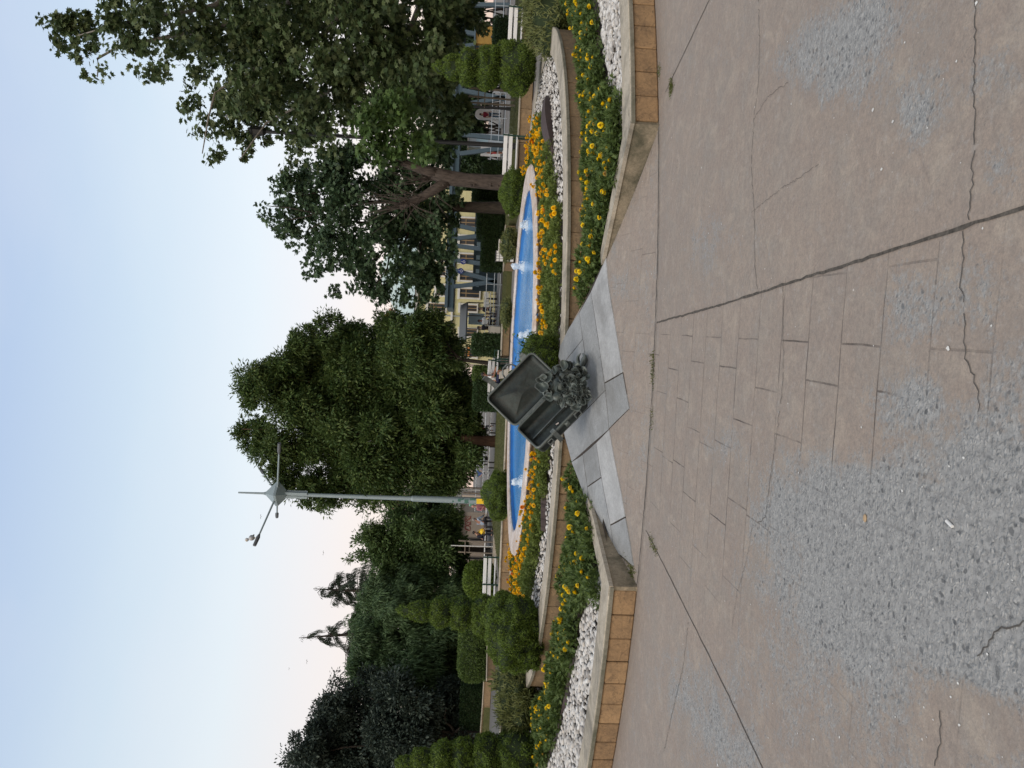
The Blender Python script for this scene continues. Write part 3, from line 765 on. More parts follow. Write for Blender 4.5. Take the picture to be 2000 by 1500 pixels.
for r, a in scatter(-1.9, 1.9, 3.98, 5.45, .29):
    am = abs(a)
    rmax = 4.75 if a < -.62 else 5.0 if a < -.22 else 5.45 if a < .42 else 4.95 if a < .6 else 4.6
    if -.16 < a < .12 and r > 4.9 and random.random() < .5: continue
    if a > 1.15 or a < -1.3 : rmax = 4.5
    if r > rmax: continue
    x, y, z = pol(r, a, .40); k = random.random()
    front = r > 4.9
    hs = [] if (k < .06 or (front and k < .78)) else ['o']*2 if k < .3 else ['o']*3 if k < .6 else ['o']*4 if k < .9 else ['o', 'o', 'o', 'd']
    put_plant('orange_marigold', random.choice(fol['o']), x, y, z, random.uniform(.7, 1.0)*(.8 if front else 1), hs, OC, 'orange marigolds round the pool', .24)

# ------------------------------------------------------------------ pebbles
def pebbles(name, pts, label, s0=.026, z=.18):
    tmpl = []
    for k in range(5):
        bm = bmesh.new(); bmesh.ops.create_icosphere(bm, subdivisions=2, radius=1)
        vs = np.array([v.co[:] for v in bm.verts]); fs = [[v.index for v in f.verts] for f in bm.faces]; bm.free()
        d = rdir(5); amp = rng.uniform(-.18, .22, 5)
        vs = vs*(1+sum(a*np.maximum(0, vs@q)[:, None]**2 for a, q in zip(amp, d)))
        tmpl.append((vs, fs))
    V, Fc = [], []; b = 0
    for (x, y) in pts:
        vs, fs = random.choice(tmpl); s = s0*random.uniform(.45, 1.3); sc = np.array([s*random.uniform(.9, 1.5), s, s*random.uniform(.5, .8)])
        q = Matrix.Rotation(random.random()*6.3, 3, 'Z') @ Matrix.Rotation(random.gauss(0, .35), 3, 'X')
        V.append((vs*sc)@np.array(q).T+np.array([x, y, z+s*.35+random.random()*.022])); Fc.append(np.array(fs)+b); b += len(vs)
    o = fast_mesh(name, np.concatenate(V), np.concatenate(Fc).ravel(), [3]*sum(len(f) for f in Fc), MAT['pebble'], None, None, True)
    tag(o, label, 'pebbles', kind='stuff'); return o
def pts_in(a0, a1, r0, r1, n, test=None):
    out = []
    while len(out) < n:
        a = random.uniform(a0, a1); r = random.uniform(r0, r1)
        if test is None or test(r, a): q = pol(r, a); out.append((q[0], q[1]))
    return out
pebbles('white_pebbles', pts_in(-1.05, -.27, 7.05, 8.36, 3000, lambda r, a: r > np.interp(-a, [.27, .33, .42, .6, 1.2], [8.0, 7.7, 7.3, 7.2, 7.1]) and random.random() < .95), 'white pebbles in the lower bed left of the ramp')
pebbles('white_pebbles', pts_in(.24, 1.0, 7.05, 8.36, 3000, lambda r, a: r > np.interp(a, [.24, .33, .42, .6, 1.2], [8.0, 7.7, 7.35, 7.25, 7.1])), 'white pebbles in the lower bed right of the ramp')
def ub(r, a): return r > (4.75 if a < -.55 else 5.0 if a < -.2 else 5.2 if a < .42 else 4.85 if a < .6 else 4.45) and (random.random() < (.16 if -.16 < a < .4 else 1))
pebbles('white_pebbles', pts_in(-2.2, 2.2, 4.3, 5.56, 4200, ub), 'white pebbles along the wall of the raised bed', .022, .405)
pebbles('white_pebbles', pts_in(-1.9, -1.05, 6.1, 8.3, 500), 'white pebbles at the far left of the lower bed', .03, .17)
# plastic edging between flowers and pebbles
def edging(name, pts, h, z, label, lean=.02, w=.012):
    mb = MB(); q = []
    for a, b in zip(pts[:-1], pts[1:]):
        for i in range(8): q.append(np.array(a)+(np.array(b)-np.array(a))*i/8)
    q.append(np.array(pts[-1])); n = len(q); vs = []
    for i, p in enumerate(q):
        j = random.gauss(0, .006); d = unit(np.array([CX-p[0], CY-p[1], 0])); 
        for k, zz in ((0, z), (0, z+h), (1, z+h), (1, z)): vs.append((p[0]+d[0]*(w*k+lean*(zz-z)/h)+j, p[1]+d[1]*(w*k+lean*(zz-z)/h), zz))
    mb.add(vs, [(i*4+k, i*4+(k+1) % 4, i*4+4+(k+1) % 4, i*4+4+k) for i in range(n-1) for k in range(4)])
    return tag(mb.build(name, MAT['edging'], None, q[n//2]*(1, 1, 0)+np.array([0, 0, z])), label, 'edging')
edging('bed_edging', [pol(7.12, a) for a in np.linspace(.36, 1.1, 9)], .07, .165, 'brown plastic edging strip between yellow marigolds and pebbles on the right')
edging('bed_edging', [pol(7.05, a) for a in np.linspace(-1.1, -.36, 9)], .05, .165, 'brown plastic edging strip between yellow marigolds and pebbles on the left')
edging('bed_edging', [G(1068, y, .42) for y in (880, 920, 960, 1000, 1040)], .10, .40, 'dark plastic edging strip behind pebbles in the raised bed left of the suitcase', .05)
# the dark brown floodlight box lying in the raised bed on the right
a0, a1 = G(1072, 192, .44), G(1080, 300, .44)
mb = MB(); d = unit(a1-a0); sd = np.array([-d[1], d[0], 0])
for s, (h, wd) in zip(np.linspace(0, 1, 9)[:-1], ((.05, .10), (.10, .16), (.13, .2), (.15, .22), (.15, .22), (.13, .2), (.1, .16), (.06, .12))):
    pass
n = 10; vs = []
for i in range(n+1):
    u = i/n; p = a0+(a1-a0)*u; w2 = .05+.11*math.sin(PI*u)**.7; h = .05+.13*math.sin(PI*(u*.9+.1))**.8
    for dx, dz in ((-w2*.8, 0), (-w2, h*.75), (-w2*.4, h), (w2*.4, h), (w2, h*.75), (w2*.8, 0)): vs.append(p*(1, 1, 0)+sd*dx+np.array([0, 0, .41+dz]))
mb.add(vs, [(i*6+k, i*6+(k+1) % 6, i*6+6+(k+1) % 6, i*6+6+k) for i in range(n) for k in range(6)]+[tuple(range(6)), tuple(reversed(range(n*6, n*6+6)))])
bx = thing('wooden_trough', (a0+a1)/2*(1, 1, 0)+np.array([0, 0, .41]), 'long dark brown boat shaped trough lying on white pebbles in the raised bed', 'trough')
mb.build('hull', MAT['edging'], bx)
mb = MB(); mb.bar(a0*(1, 1, 0)+(0, 0, .5)-sd*.17-d*.25, a1*(1, 1, 0)+(0, 0, .5)-sd*.15, .02, .05); mb.build('board', MAT['edging'], bx)

# ------------------------------------------------------------------ clipped evergreens
MAT['thuja'] = leafy('thuja_scale', [(.045, .082, .012), (.08, .132, .018), (.115, .18, .026), (.165, .24, .042)], .25, big=(6, (.075, .10, .014), .4))
MAT['thuja_dark'] = leafy('dark_thuja_scale', [(.022, .055, .013), (.036, .078, .018), (.05, .098, .022)], .2)
MAT['thuja_core'] = simple('thuja_core', (.02, .035, .01), .9, .4, 20)
MAT['privet'] = leafy('privet_leaf', [(.018, .04, .014), (.03, .06, .02), (.045, .082, .026)], .2)
MAT['box_light'] = leafy('clipped_hedge_leaf', [(.05, .085, .02), (.075, .12, .028), (.10, .15, .035)], .25)
MAT['juniper'] = leafy('juniper_needle', [(.085, .105, .03), (.13, .15, .045), (.18, .195, .07), (.06, .075, .025)], .2)

def lump_mod(nb, amp, tight):
    ds = rdir(nb); am = rng.uniform(.5, 1.2, nb)*amp
    def f(d): return 1+(am[None]*np.exp(tight*(d@ds.T-1))).sum(-1)-amp*.5
    return f
def shrub(name, lobes, label, cat, mat, core='thuja_core', blade=(.036, .014), dens=1.0, group=None, nb=150, amp=.13, tight=80, up=.45, stem=True, kind='lance', fan=3):
    """lobes: (centre, radii) ellipsoids clipped into one plant"""
    z0 = min(c[2]-r[2] for c, r in lobes); c0 = lobes[0][0]
    t = thing(name, (c0[0], c0[1], z0), label, cat, group)
    mb = MB(); ps = []; mods = [lump_mod(nb, amp, tight) for _ in lobes]
    for (c, r), m in zip(lobes, mods):
        c = np.array(c); r = np.array(r)
        mb.ball(c, r*.93, 36, 22, lambda d, m=m: float(m(d[None])[0]))
        area = 4*PI*((r[0]*r[1])**1.6/3+2*(r[0]*r[2])**1.6/3)**(1/1.6)
        n = int(area*dens*2.1/(blade[0]*blade[1]*.5)/fan)
        d = rdir(n); k = m(d); p = c+d*r*k[:, None]*rng.uniform(.95, 1.005, n)[:, None]
        keep = rng.random(n) < np.clip((k-np.quantile(k, .12))/(np.quantile(k, .5)-np.quantile(k, .12))+.12, .12, 1)
        for (c2, r2) in lobes:
            if np.allclose(c2, c): continue
            keep &= (((p-np.array(c2))/np.array(r2))**2).sum(1) > .85
        keep &= p[:, 2] > z0+.01
        p = p[keep]; d = d[keep]
        t1 = unit(np.cross(d, np.array([.3, .2, .93]))); t2 = np.cross(d, t1); e_ = .03; P0 = d*r*m(d)[:, None]; da = unit(d+t1*e_); db = unit(d+t2*e_)
        nrm = unit(np.cross(da*r*m(da)[:, None]-P0, db*r*m(db)[:, None]-P0)); nrm = nrm*np.sign((nrm*d).sum(1, keepdims=True))
        for _ in range(fan):
            tz = unit(np.array([0, 0, 1.])-nrm*nrm[:, 2:3]+rng.normal(size=p.shape)*.7)
            a = unit(nrm*(.45 if kind == 'lance' and cat != 'j' else .9)+tz*up*1.6+rng.normal(size=p.shape)*.3); s = rng.uniform(.6, 1.3, len(p))
            ps.append(leaves(p+rng.normal(size=p.shape)*blade[0]*.2, a, nrm+rng.normal(size=p.shape)*.38, blade[0]*s, blade[1]*s, kind))
    mb.build('core', MAT[core], t, smooth=True)
    v, f, c = cat_leaves(ps); fast_mesh('foliage', v, f, c, MAT[mat], t)
    return t
def lob(x, y, Y, rx, rz, ry=None):
    """ellipsoid seen at pixel x, y at distance Y; half sizes rx across and rz high in pixels"""
    s = Y/FOC; return (P(x, y, Y), (rx*s, (ry or rx)*s, rz*s))
shrub('ball_shrub', [lob(976, 967, 19.6, 44, 30)], 'clipped round thuja ball with a dark hollow behind the left end of the pool', 'shrub', 'thuja')
shrub('ball_shrub', [lob(1005, 377, 19.0, 41, 27)], 'clipped round thuja ball in front of the brown tree trunk right of the pool', 'shrub', 'thuja')
shrub('ball_shrub', [lob(1056, 700, 9.62, 42, 37), lob(1072, 735, 9.5, 26, 24)], 'low round thuja bush directly behind the open suitcase', 'shrub', 'thuja', blade=(.024, .009))
shrub('mounded_bush', [lob(1010, 1232, 11.0, 66, 46), lob(985, 1205, 11.2, 42, 38), lob(1020, 1265, 10.8, 42, 42), lob(1000, 1250, 10.8, 52, 46)], 'large mounded thuja bush at the left end of the ring wall', 'shrub', 'thuja', blade=(.026, .010), nb=150, tight=80, amp=.13)
def stacked(pts, Y, label, mat='thuja'):
    return shrub('stacked_topiary', [lob(x, y, Y, rx, rz) for x, y, rx, rz in pts], label, 'topiary', mat, group='stacked topiary cones on the terrace beds', blade=(.034, .013), nb=90, amp=.10, tight=50)
stacked([(990, 1209, 46, 38), (944, 1203, 39, 27), (900, 1198, 31, 25), (862, 1196, 27, 24), (822, 1194, 19, 26), (800, 1193, 10, 22)], 14.0, 'tall tiered thuja topiary behind the mounded bush on the left')
stacked([(1006, 130, 50, 40), (954, 132, 39, 28), (915, 132, 33, 24), (886, 131, 22, 22), (866, 131, 11, 18)], 14.9, 'tiered thuja topiary standing beside the right end of the ring wall')
stacked([(1008, 1474, 46, 42), (950, 1478, 43, 32), (903, 1478, 34, 27), (864, 1484, 34, 25), (826, 1488, 24, 24), (797, 1490, 12, 22)], 12.2, 'tiered thuja topiary cut by the left edge of the picture')
for pts, Y, lab in (([(1012, 1365, 44, 34), (1000, 1340, 30, 26), (1018, 1390, 30, 26), (1020, 1350, 36, 26)], 12.6, 'feathery yellowish juniper in front of the grey path on the far left'),
                    ([(1075, 30, 52, 38), (1070, -10, 50, 36), (1082, 55, 30, 24), (1060, 40, 36, 24)], 13.0, 'feathery yellowish juniper at the right edge beside the tiered topiary')):
    shrub('juniper', [lob(x, y, Y, rx, rz) for x, y, rx, rz in pts], lab, 'shrub', 'juniper', blade=(.11, .016), amp=.30, nb=30, tight=14, dens=1.3, up=.9, fan=4)
shrub('low_juniper', [lob(996, 478, 20.5, 28, 15)], 'low spreading juniper behind the pool right of the white planter', 'shrub', 'juniper', blade=(.06, .016), amp=.2)
shrub('low_juniper', [lob(990, 612, 20.8, 26, 9)], 'low spreading juniper behind the far rim in the middle of the pool', 'shrub', 'juniper', blade=(.06, .016), amp=.2)
# the leafy twig beside the suitcase
t = thing('leafy_plant', on_ramp(1088, 690)+np.array([0, .5, 0]), 'thin leafy plant with long green leaves rising beside the suitcase', 'plant')
mb = MB(); pp, aa, nn = [], [], []
for x1, y1 in ((1002, 655), (1008, 690), (1012, 668), (1020, 705), (1035, 662), (998, 708), (1002, 722)):
    b = P(1062, 700, 9.4); e = P(x1, y1, 9.3); m = (b+e)/2+np.array([0, 0, .03]); mb.tube([b, m, e], [.005, .004, .002], 5)
    for u in (.45, .6, .75, .88, 1.0):
        q = b+(e-b)*u; 
        for _ in range(2): pp.append(q); aa.append(unit(e-b)*.4+rdir(1)[0]*.9); nn.append(np.array([0, 0, 1.])+rdir(1)[0]*.4)
mb.build('stem', MAT['thuja_core'], t)
v, f, c = leaves(np.array(pp), np.array(aa), np.array(nn), rng.uniform(.06, .11, len(pp)), rng.uniform(.022, .034, len(pp)), 'oval'); fast_mesh('foliage', v, f, c, MAT['box_light'], t)

def hedge(x0, x1, ya, yb, Y, label, mat='privet', dep=2.2, rnd=.35, skew=0, leaf=(.10, .05), zb=.2):
    """clipped hedge block: photo rows x0 (top) to x1 (foot), columns ya to yb"""
    a = P(x0, ya, Y); b = P(x0, yb, Y); L, Rr = (a[0], b[0]) if a[0] < b[0] else (b[0], a[0])
    zt = (P(x0, (ya+yb)/2, Y))[2]; c = np.array([(L+Rr)/2, Y+dep/2, (zt+zb)/2]); h = np.array([(Rr-L)/2, dep/2, (zt-zb)/2])
    t = thing('hedge', (c[0], c[1], zb), label, 'hedge')
    mb = MB(); mb.box(c, h*2*.965, bev=rnd*min(h)); mb.build('core', MAT['thuja_core'], t)
    n = int((4*h[0]*h[2]+4*h[0]*h[1]+8*h[1]*h[2])*2.4/(leaf[0]*leaf[1]*.5)); d = rng.uniform(-1, 1, (n, 3)); f = rng.random(n)
    ar = np.array([h[1]*h[2], h[0]*h[2]*1.5, h[0]*h[1]]); ar = ar/ar.sum(); k = np.where(f < ar[0], 0, np.where(f < ar[0]+ar[1], 1, 2))
    sg = np.sign(rng.normal(size=n)); d[np.arange(n), k] = sg; nz = np.zeros((n, 3)); nz[np.arange(n), k] = sg
    q = rnd*min(h); p = d*h; inn = h-q; cl = np.clip(p, -inn, inn); ex = p-cl; ln = np.linalg.norm(ex, axis=1, keepdims=True); p = np.where(ln > 1e-6, cl+ex/np.maximum(ln, 1e-6)*np.minimum(ln, q), p)
    p = p+c+rng.normal(size=p.shape)*.025
    a = unit(nz*.6+rng.normal(size=p.shape)*.6+np.array([0, 0, .35])); s = rng.uniform(.6, 1.3, n)
    v, fc, cn = leaves(p, a, unit(nz+rng.normal(size=p.shape)*.6), leaf[0]*s, leaf[1]*s, 'lance'); fast_mesh('foliage', v, fc, cn, MAT[mat], t)
    return t
hedge(898, 950, 1192, 1338, 35.5, 'long clipped box hedge with a bright rounded top behind the tiered topiary on the left', 'box_light', 2.6, .8, zb=.25)
hedge(908, 950, 1112, 1172, 33, 'short rounded clipped hedge behind the white slatted bench on the left', 'thuja', 2.0, .8)
hedge(900, 950, 1345, 1475, 41, 'dark square hedge in the shade under the evergreen on the far left', 'privet', 2.5, .2)
hedge(925, 970, 652, 690, 36, 'square dark hedge block left of the beige concrete planter', 'privet', 1.6, .15)
hedge(926, 968, 716, 742, 37, 'small yellowish hedge block beside the seated man', 'box_light', 1.5, .3)
hedge(927, 968, 743, 800, 37, 'wide dark hedge block behind the suitcase lid', 'privet', 1.6, .15)
hedge(935, 978, 393, 456, 40, 'taller dark clipped hedge in front of the standing man in white', 'privet', 1.8, .2)
hedge(943, 978, 458, 520, 40, 'square dark clipped hedge under the blue steel struts', 'privet', 1.8, .2)
hedge(966, 1008, 30, 98, 37, 'dark square hedge behind the bench on the right', 'privet', 1.8, .2)
hedge(925, 985, 362, 394, 41, 'dark bushy hedge between the brown trunk and the dark plane trunk', 'privet', 1.8, .4)
hedge(945, 990, 312, 346, 39, 'dark bushy hedge beside the brown tree trunk', 'privet', 1.8, .4)

# ------------------------------------------------------------------ trees
def bark(name, a, b): 
    t = NT(name); v = t.coord(); mp = t.n('ShaderNodeMapping'); t.l(v, mp.inputs[0]); mp.inputs['Scale'].default_value = (1, 1, .25)
    c = t.mix(t.ramp(t.noise(mp.outputs[0], 14, 7, .75), [(.35, 0.), (.65, 1.)]), a, b)
    return t.done(t.bsdf(c, .9, .2, 0, t.bump(t.noise(mp.outputs[0], 22, 6), .7, .03)))
MAT['bark'] = bark('brown_bark', (.03, .024, .02), (.095, .075, .062))
MAT['bark_dark'] = bark('dark_bark', (.02, .017, .014), (.06, .048, .038))
MAT['bark_red'] = bark('reddish_bark', (.05, .028, .018), (.11, .065, .042))
MAT['bark_pale'] = bark('pale_plane_bark', (.10, .09, .075), (.22, .205, .18))
MAT['leaf_plane'] = leafy('plane_leaf', [(.036, .058, .024), (.060, .096, .036), (.094, .130, .050), (.132, .162, .074)], .28)
MAT['leaf_far_plane'] = leafy('far_plane_leaf', [(.036, .070, .036), (.058, .102, .050), (.089, .138, .066)], .28)
MAT['leaf_fresh'] = leafy('fresh_leaf', [(.045, .085, .024), (.065, .115, .03), (.09, .145, .038)], .32)
MAT['leaf_ash'] = leafy('ash_leaf', [(.031, .067, .022), (.054, .101, .031), (.081, .134, .038), (.129, .168, .047)], .28, big=(.8, (.085, .12, .03), .5))
MAT['leaf_green'] = leafy('mid_green_leaf', [(.050, .095, .033), (.080, .144, .048), (.125, .194, .062)], .3, big=(.7, (.09, .125, .035), .5))
MAT['leaf_willow'] = leafy('willow_leaf', [(.044, .086, .036), (.075, .130, .052), (.111, .176, .070)], .3, big=(.6, (.075, .115, .045), .5))
MAT['leaf_dark'] = leafy('dark_evergreen_leaf', [(.021, .034, .028), (.039, .057, .044), (.063, .085, .062)], .15)
MAT['leaf_cedar'] = leafy('cedar_needle', [(.022, .036, .024), (.034, .05, .03), (.045, .06, .035)], .2)

# big plane tree reaching in from the right
t = thing('plane_tree', (15.9, 28, 0), 'large plane tree whose branches fill the upper right of the picture', 'tree')
T1 = [(140, 60, 52, .7), (195, 112, 45, .7), (112, 92, 26, .6), (150, 125, 24, .6), (250, 30, 70), (262, 130, 40, .7), (300, 140, 28, .6), (330, 60, 90), (420, 60, 110), (420, 180, 74, .8), (392, 250, 42, .7), (410, 312, 28, .6), (470, 300, 26, .5),
      (480, 130, 110), (480, 240, 56, .7), (520, 40, 120), (560, 190, 100), (600, 60, 130), (630, 170, 110), (570, 270, 40, .6), (690, 60, 130), (720, 160, 95, 1.2), (790, 50, 120, 1.3), (810, 150, 90, 1.3), (860, 60, 80, 1.4), (880, 150, 46, 1.2), (300, -60, 110), (480, -70, 140), (680, -70, 150), (850, -50, 90),
      (600, 235, 58, .9), (560, 300, 38, .8), (640, 290, 44, .8), (500, 190, 60), (455, 265, 42, .8), (690, 190, 60), (905, 40, 46, 1.3), (905, 110, 44, 1.3), (880, 210, 46, 1.2), (850, 240, 50, 1.1), (770, 140, 70, 1.2)]
crown('crown', t, MAT['leaf_plane'], T1, 28, (.19, .19), 'plane', 1.3, .45, 1.6, .5, .15, 24)
mb = MB(); mb.tube([(15.9, 28, -.1), (15.8, 28, 2), (15.6, 28, 5), (15.2, 28, 9.5)], [.42, .36, .3, .22], 12); mb.build('trunk', MAT['bark_pale'], t, smooth=True)
mb = MB()
for src, path in (((15.7, 28, 4.5), [(700, 20), (560, 90), (420, 180), (395, 300)]), ((15.5, 28, 7), [(560, 10), (400, 60), (250, 90), (190, 115), (190, 150)]), ((15.3, 28, 8.5), [(420, 10), (260, 40), (150, 70)]),
                  ((15.8, 28, 3.4), [(800, 60), (720, 130), (620, 190), (520, 240), (470, 310)]), ((15.8, 28, 3.2), [(860, 70), (830, 180), (760, 240)]), ((15.6, 28, 5.5), [(640, 60), (520, 140), (440, 230)])):
    pts = [np.array(src, float)]+[P(x, y, 28+random.uniform(-.8, .8)) for x, y in path]; q = []
    for a, b in zip(pts[:-1], pts[1:]): q += [a, a*.6+b*.4+rdir(1)[0]*.12]
    q.append(pts[-1]); mb.tube(q, list(np.linspace(.12, .018, len(q))), 7)
mb.build('branches', MAT['bark_pale'], t, smooth=True)
# second plane tree behind
def tree(name, base_px, Y, blobs, label, lmat, bmat, r0, leaf, kind='lance', fork=None, lai=3, trunk_pts=None, **kw):
    b = P(base_px[0], base_px[1], Y); b[2] = -.05
    t = thing(name, b, label, 'tree')
    crown('crown', t, MAT[lmat], blobs, Y, leaf, kind, lai, **kw)
    fk = P(fork[0], fork[1], Y)
    mb = MB(); mid = (b+fk)/2+np.array([random.gauss(0, .05), 0, 0])
    mb.tube([b-(0, 0, .1), b+(0, 0, .25), mid, fk], [r0*1.35, r0*1.08, r0*.92, r0*.8], 10)
    tg = []
    for bl in blobs:
        if len(tg) < 16: tg.append((P(bl[0], bl[1], Y+random.uniform(-1, 1)), .1))
    limbs(mb, fk, tg, r0*.28); mb.build('trunk', MAT[bmat], t, smooth=True)
    return t
T2 = [(520, 402, 28, .6), (555, 372, 40, .8), (600, 450, 62, .8), (560, 430, 40, .7), (640, 380, 75), (655, 500, 58, .8), (700, 430, 85), (735, 555, 42, .8), (715, 520, 50, .8), (780, 400, 88, 1.2), (800, 480, 76, 1.1), (850, 430, 62, 1.2), (858, 515, 42), (815, 560, 38, .9), (870, 365, 50), (615, 540, 26, .6), (650, 572, 20, .6), (845, 572, 22, .7), (790, 592, 20, .6), (830, 320, 60, 1.2), (870, 285, 50, 1.2), (890, 240, 40, 1.2), (850, 210, 60, 1.2), (750, 330, 60), (690, 335, 56, 1.3), (600, 350, 44), (660, 310, 46), (640, 335, 40, .8), (700, 560, 26, .7), (800, 530, 44, 1.2), (770, 560, 34), (840, 545, 36, 1.2), (870, 480, 36, 1.2)]
tree('plane_tree', (972, 405), 38, T2, 'plane tree with a dark trunk right of the pool in front of the yellow building', 'leaf_far_plane', 'bark_dark', .3, (.19, .19), 'plane', (860, 402), 1.6, clump=.5, droop=.4, shell=.2, per=26)
# the pollarded tree with fresh leaves
Y3 = 24.; b = P(992, 356, Y3); b[2] = 0
t = thing('pollarded_tree', b, 'brown pollarded tree with two stumpy limbs and a tuft of fresh green leaves', 'tree')
mb = MB()
k1 = P(872, 347, Y3); k0 = P(985, 355, Y3)
mb.tube([b-(0, 0, .2), P(1005, 358, Y3), P(960, 356, Y3), P(910, 352, Y3), k1, P(845, 338, Y3)], [.34, .27, .235, .22, .24, .21], 14)
mb.tube([P(878, 350, Y3), P(852, 368, Y3), P(825, 384, Y3+.1), P(800, 396, Y3+.1), P(780, 403, Y3+.1)], [.19, .155, .13, .12, .13], 12)
mb.tube([P(860, 342, Y3), P(835, 334, Y3-.1), P(808, 326, Y3-.1), P(780, 315, Y3-.1), P(765, 295, Y3-.1)], [.2, .16, .13, .1, .05], 12)
for _ in range(12):
    x, y = random.uniform(860, 980), random.uniform(345, 366); mb.ball(P(x, y, Y3-.2), .035, 6, 4)
mb.build('trunk', MAT['bark'], t, smooth=True)
mb = MB()
for _ in range(70):
    s = random.choice([(850, 345), (840, 350), (825, 384), (800, 395), (782, 402), (815, 330)]); a = P(s[0]+random.uniform(-6, 6), s[1]+random.uniform(-5, 5), Y3)
    e = P(s[0]-random.uniform(30, 105), s[1]+random.gauss(0, 26), Y3+random.uniform(-.9, .9)); m = (a+e)/2+rdir(1)[0]*.08; mb.tube([a, m, e], [.014, .010, .004], 4)
for _ in range(14):
    s = random.choice([(800, 395), (850, 372)]); a = P(s[0], s[1], Y3); e = P(s[0]+random.uniform(-10, 60), s[1]+random.uniform(20, 60), Y3+random.uniform(-.5, .5)); mb.tube([a, (a+e)/2+(0, 0, .12), e], [.012, .009, .004], 4)
mb.build('twigs', MAT['bark'], t)
crown('crown', t, MAT['leaf_fresh'], [(715, 225, 30), (712, 262, 36), (760, 255, 58), (790, 220, 40), (812, 272, 42), (738, 292, 34), (740, 212, 30), (826, 302, 24), (775, 305, 28, .7), (700, 300, 20, .6), (770, 200, 26)], Y3-.4, (.17, .17), 'plane', 3.0, .4, .7, .6, .2, 12)
# the broad ash in the middle
T4 = [(482, 738, 30, .8), (515, 760, 52, .9), (472, 838, 24, .7), (500, 850, 40, .8), (535, 868, 52), (560, 918, 42, .9), (600, 800, 92), (560, 735, 46), (620, 715, 62), (640, 655, 40, .9), (605, 645, 22, .7), (690, 660, 40), (590, 690, 34, .8), (640, 850, 80), (700, 740, 100), (720, 850, 110), (690, 930, 62), (610, 965, 34, .8), (640, 985, 26, .8), (580, 950, 28, .8), (750, 955, 40), (800, 705, 84, 1.2), (800, 800, 110, 1.2), (800, 905, 80, 1.2), (870, 760, 74, 1.3), (880, 850, 70, 1.3), (880, 925, 50, 1.2), (915, 815, 32, 1.2), (915, 890, 28, 1.2), (760, 648, 44), (830, 655, 50, 1.1), (880, 672, 30), (720, 985, 22, .8), (655, 955, 40), (600, 938, 36, .9), (560, 700, 40, .9), (590, 668, 34, .9), (905, 852, 46, 1.3), (900, 785, 44, 1.3), (850, 800, 60, 1.2), (535, 725, 34, .8), (645, 630, 26, .8)]
tree('ash_tree', (970, 862), 44, T4, 'broad dense ash tree with a reddish trunk in the middle of the park', 'leaf_ash', 'bark_red', .30, (.24, .085), 'lance', (900, 855), 4.3, clump=.5, droop=.35, shell=.3, per=34)
T4b = [(770, 640, 40), (800, 660, 50), (840, 640, 40), (860, 670, 42), (830, 700, 50), (890, 700, 30), (780, 690, 50)]
tree('dark_ash_tree', (975, 712), 41, T4b, 'small dark rounded ash tree in front of the left end of the yellow building', 'leaf_ash', 'bark_dark', .12, (.24, .08), 'lance', (905, 703), 3.6, clump=.5, droop=.4, shell=.2, per=30)
T5 = [(720, 1058, 40, .8), (690, 1088, 18, .6), (755, 1045, 48), (755, 1105, 44), (800, 1015, 48), (830, 1078, 78, 1.1), (840, 1000, 50, 1.1), (870, 1038, 48, 1.1), (880, 1118, 48, 1.1), (790, 1155, 55), (800, 1120, 60), (885, 1075, 36, 1.1), (880, 1000, 26, .8), (770, 1000, 26, .8)]
tree('park_tree', (975, 1075), 50, T5, 'mid green tree in front of the beige wall left of the lamp mast', 'leaf_green', 'bark_dark', .22, (.26, .10), 'lance', (890, 1072), 3.6, clump=.55, droop=.4, shell=.25, per=28)
T7 = [(722, 1205, 46), (770, 1235, 76), (722, 1280, 46), (800, 1300, 78, 1.1), (850, 1205, 78, 1.1), (860, 1280, 78, 1.1), (882, 1338, 52, 1.1), (742, 1328, 46), (800, 1165, 56), (890, 1170, 30, 1.1), (700, 1245, 30), (770, 1180, 50), (690, 1300, 20, .7), (704, 1225, 34, .9), (708, 1262, 28, .9), (722, 1172, 36, .9), (740, 1150, 36), (700, 1308, 34), (686, 1338, 28, .9), (725, 1320, 44)]
tree('willow_tree', (972, 1250), 46, T7, 'wide drooping willow like tree behind the long hedge on the left', 'leaf_willow', 'bark_dark', .28, (.30, .06), 'lance', (900, 1250), 3.6, clump=.6, droop=1.4, shell=.25, per=34)
T8 = [(562, 1482, 26, .7), (600, 1470, 52, .9), (645, 1402, 52, .9), (655, 1352, 32, .8), (690, 1440, 88, 1.2), (722, 1362, 56), (780, 1400, 88, 1.2), (780, 1480, 90, 1.2), (850, 1440, 82, 1.1), (868, 1380, 58, 1.1), (600, 1510, 52), (660, 1530, 90, 1.2), (890, 1480, 50), (720, 1500, 80, 1.2), (900, 1420, 40)]
tree('evergreen_tree', (975, 1440), 41, T8, 'very dark evergreen tree at the left edge of the picture', 'leaf_dark', 'bark_dark', .3, (.19, .085), 'oval', (890, 1435), 3.3, clump=.5, droop=.2, shell=.2, per=26)
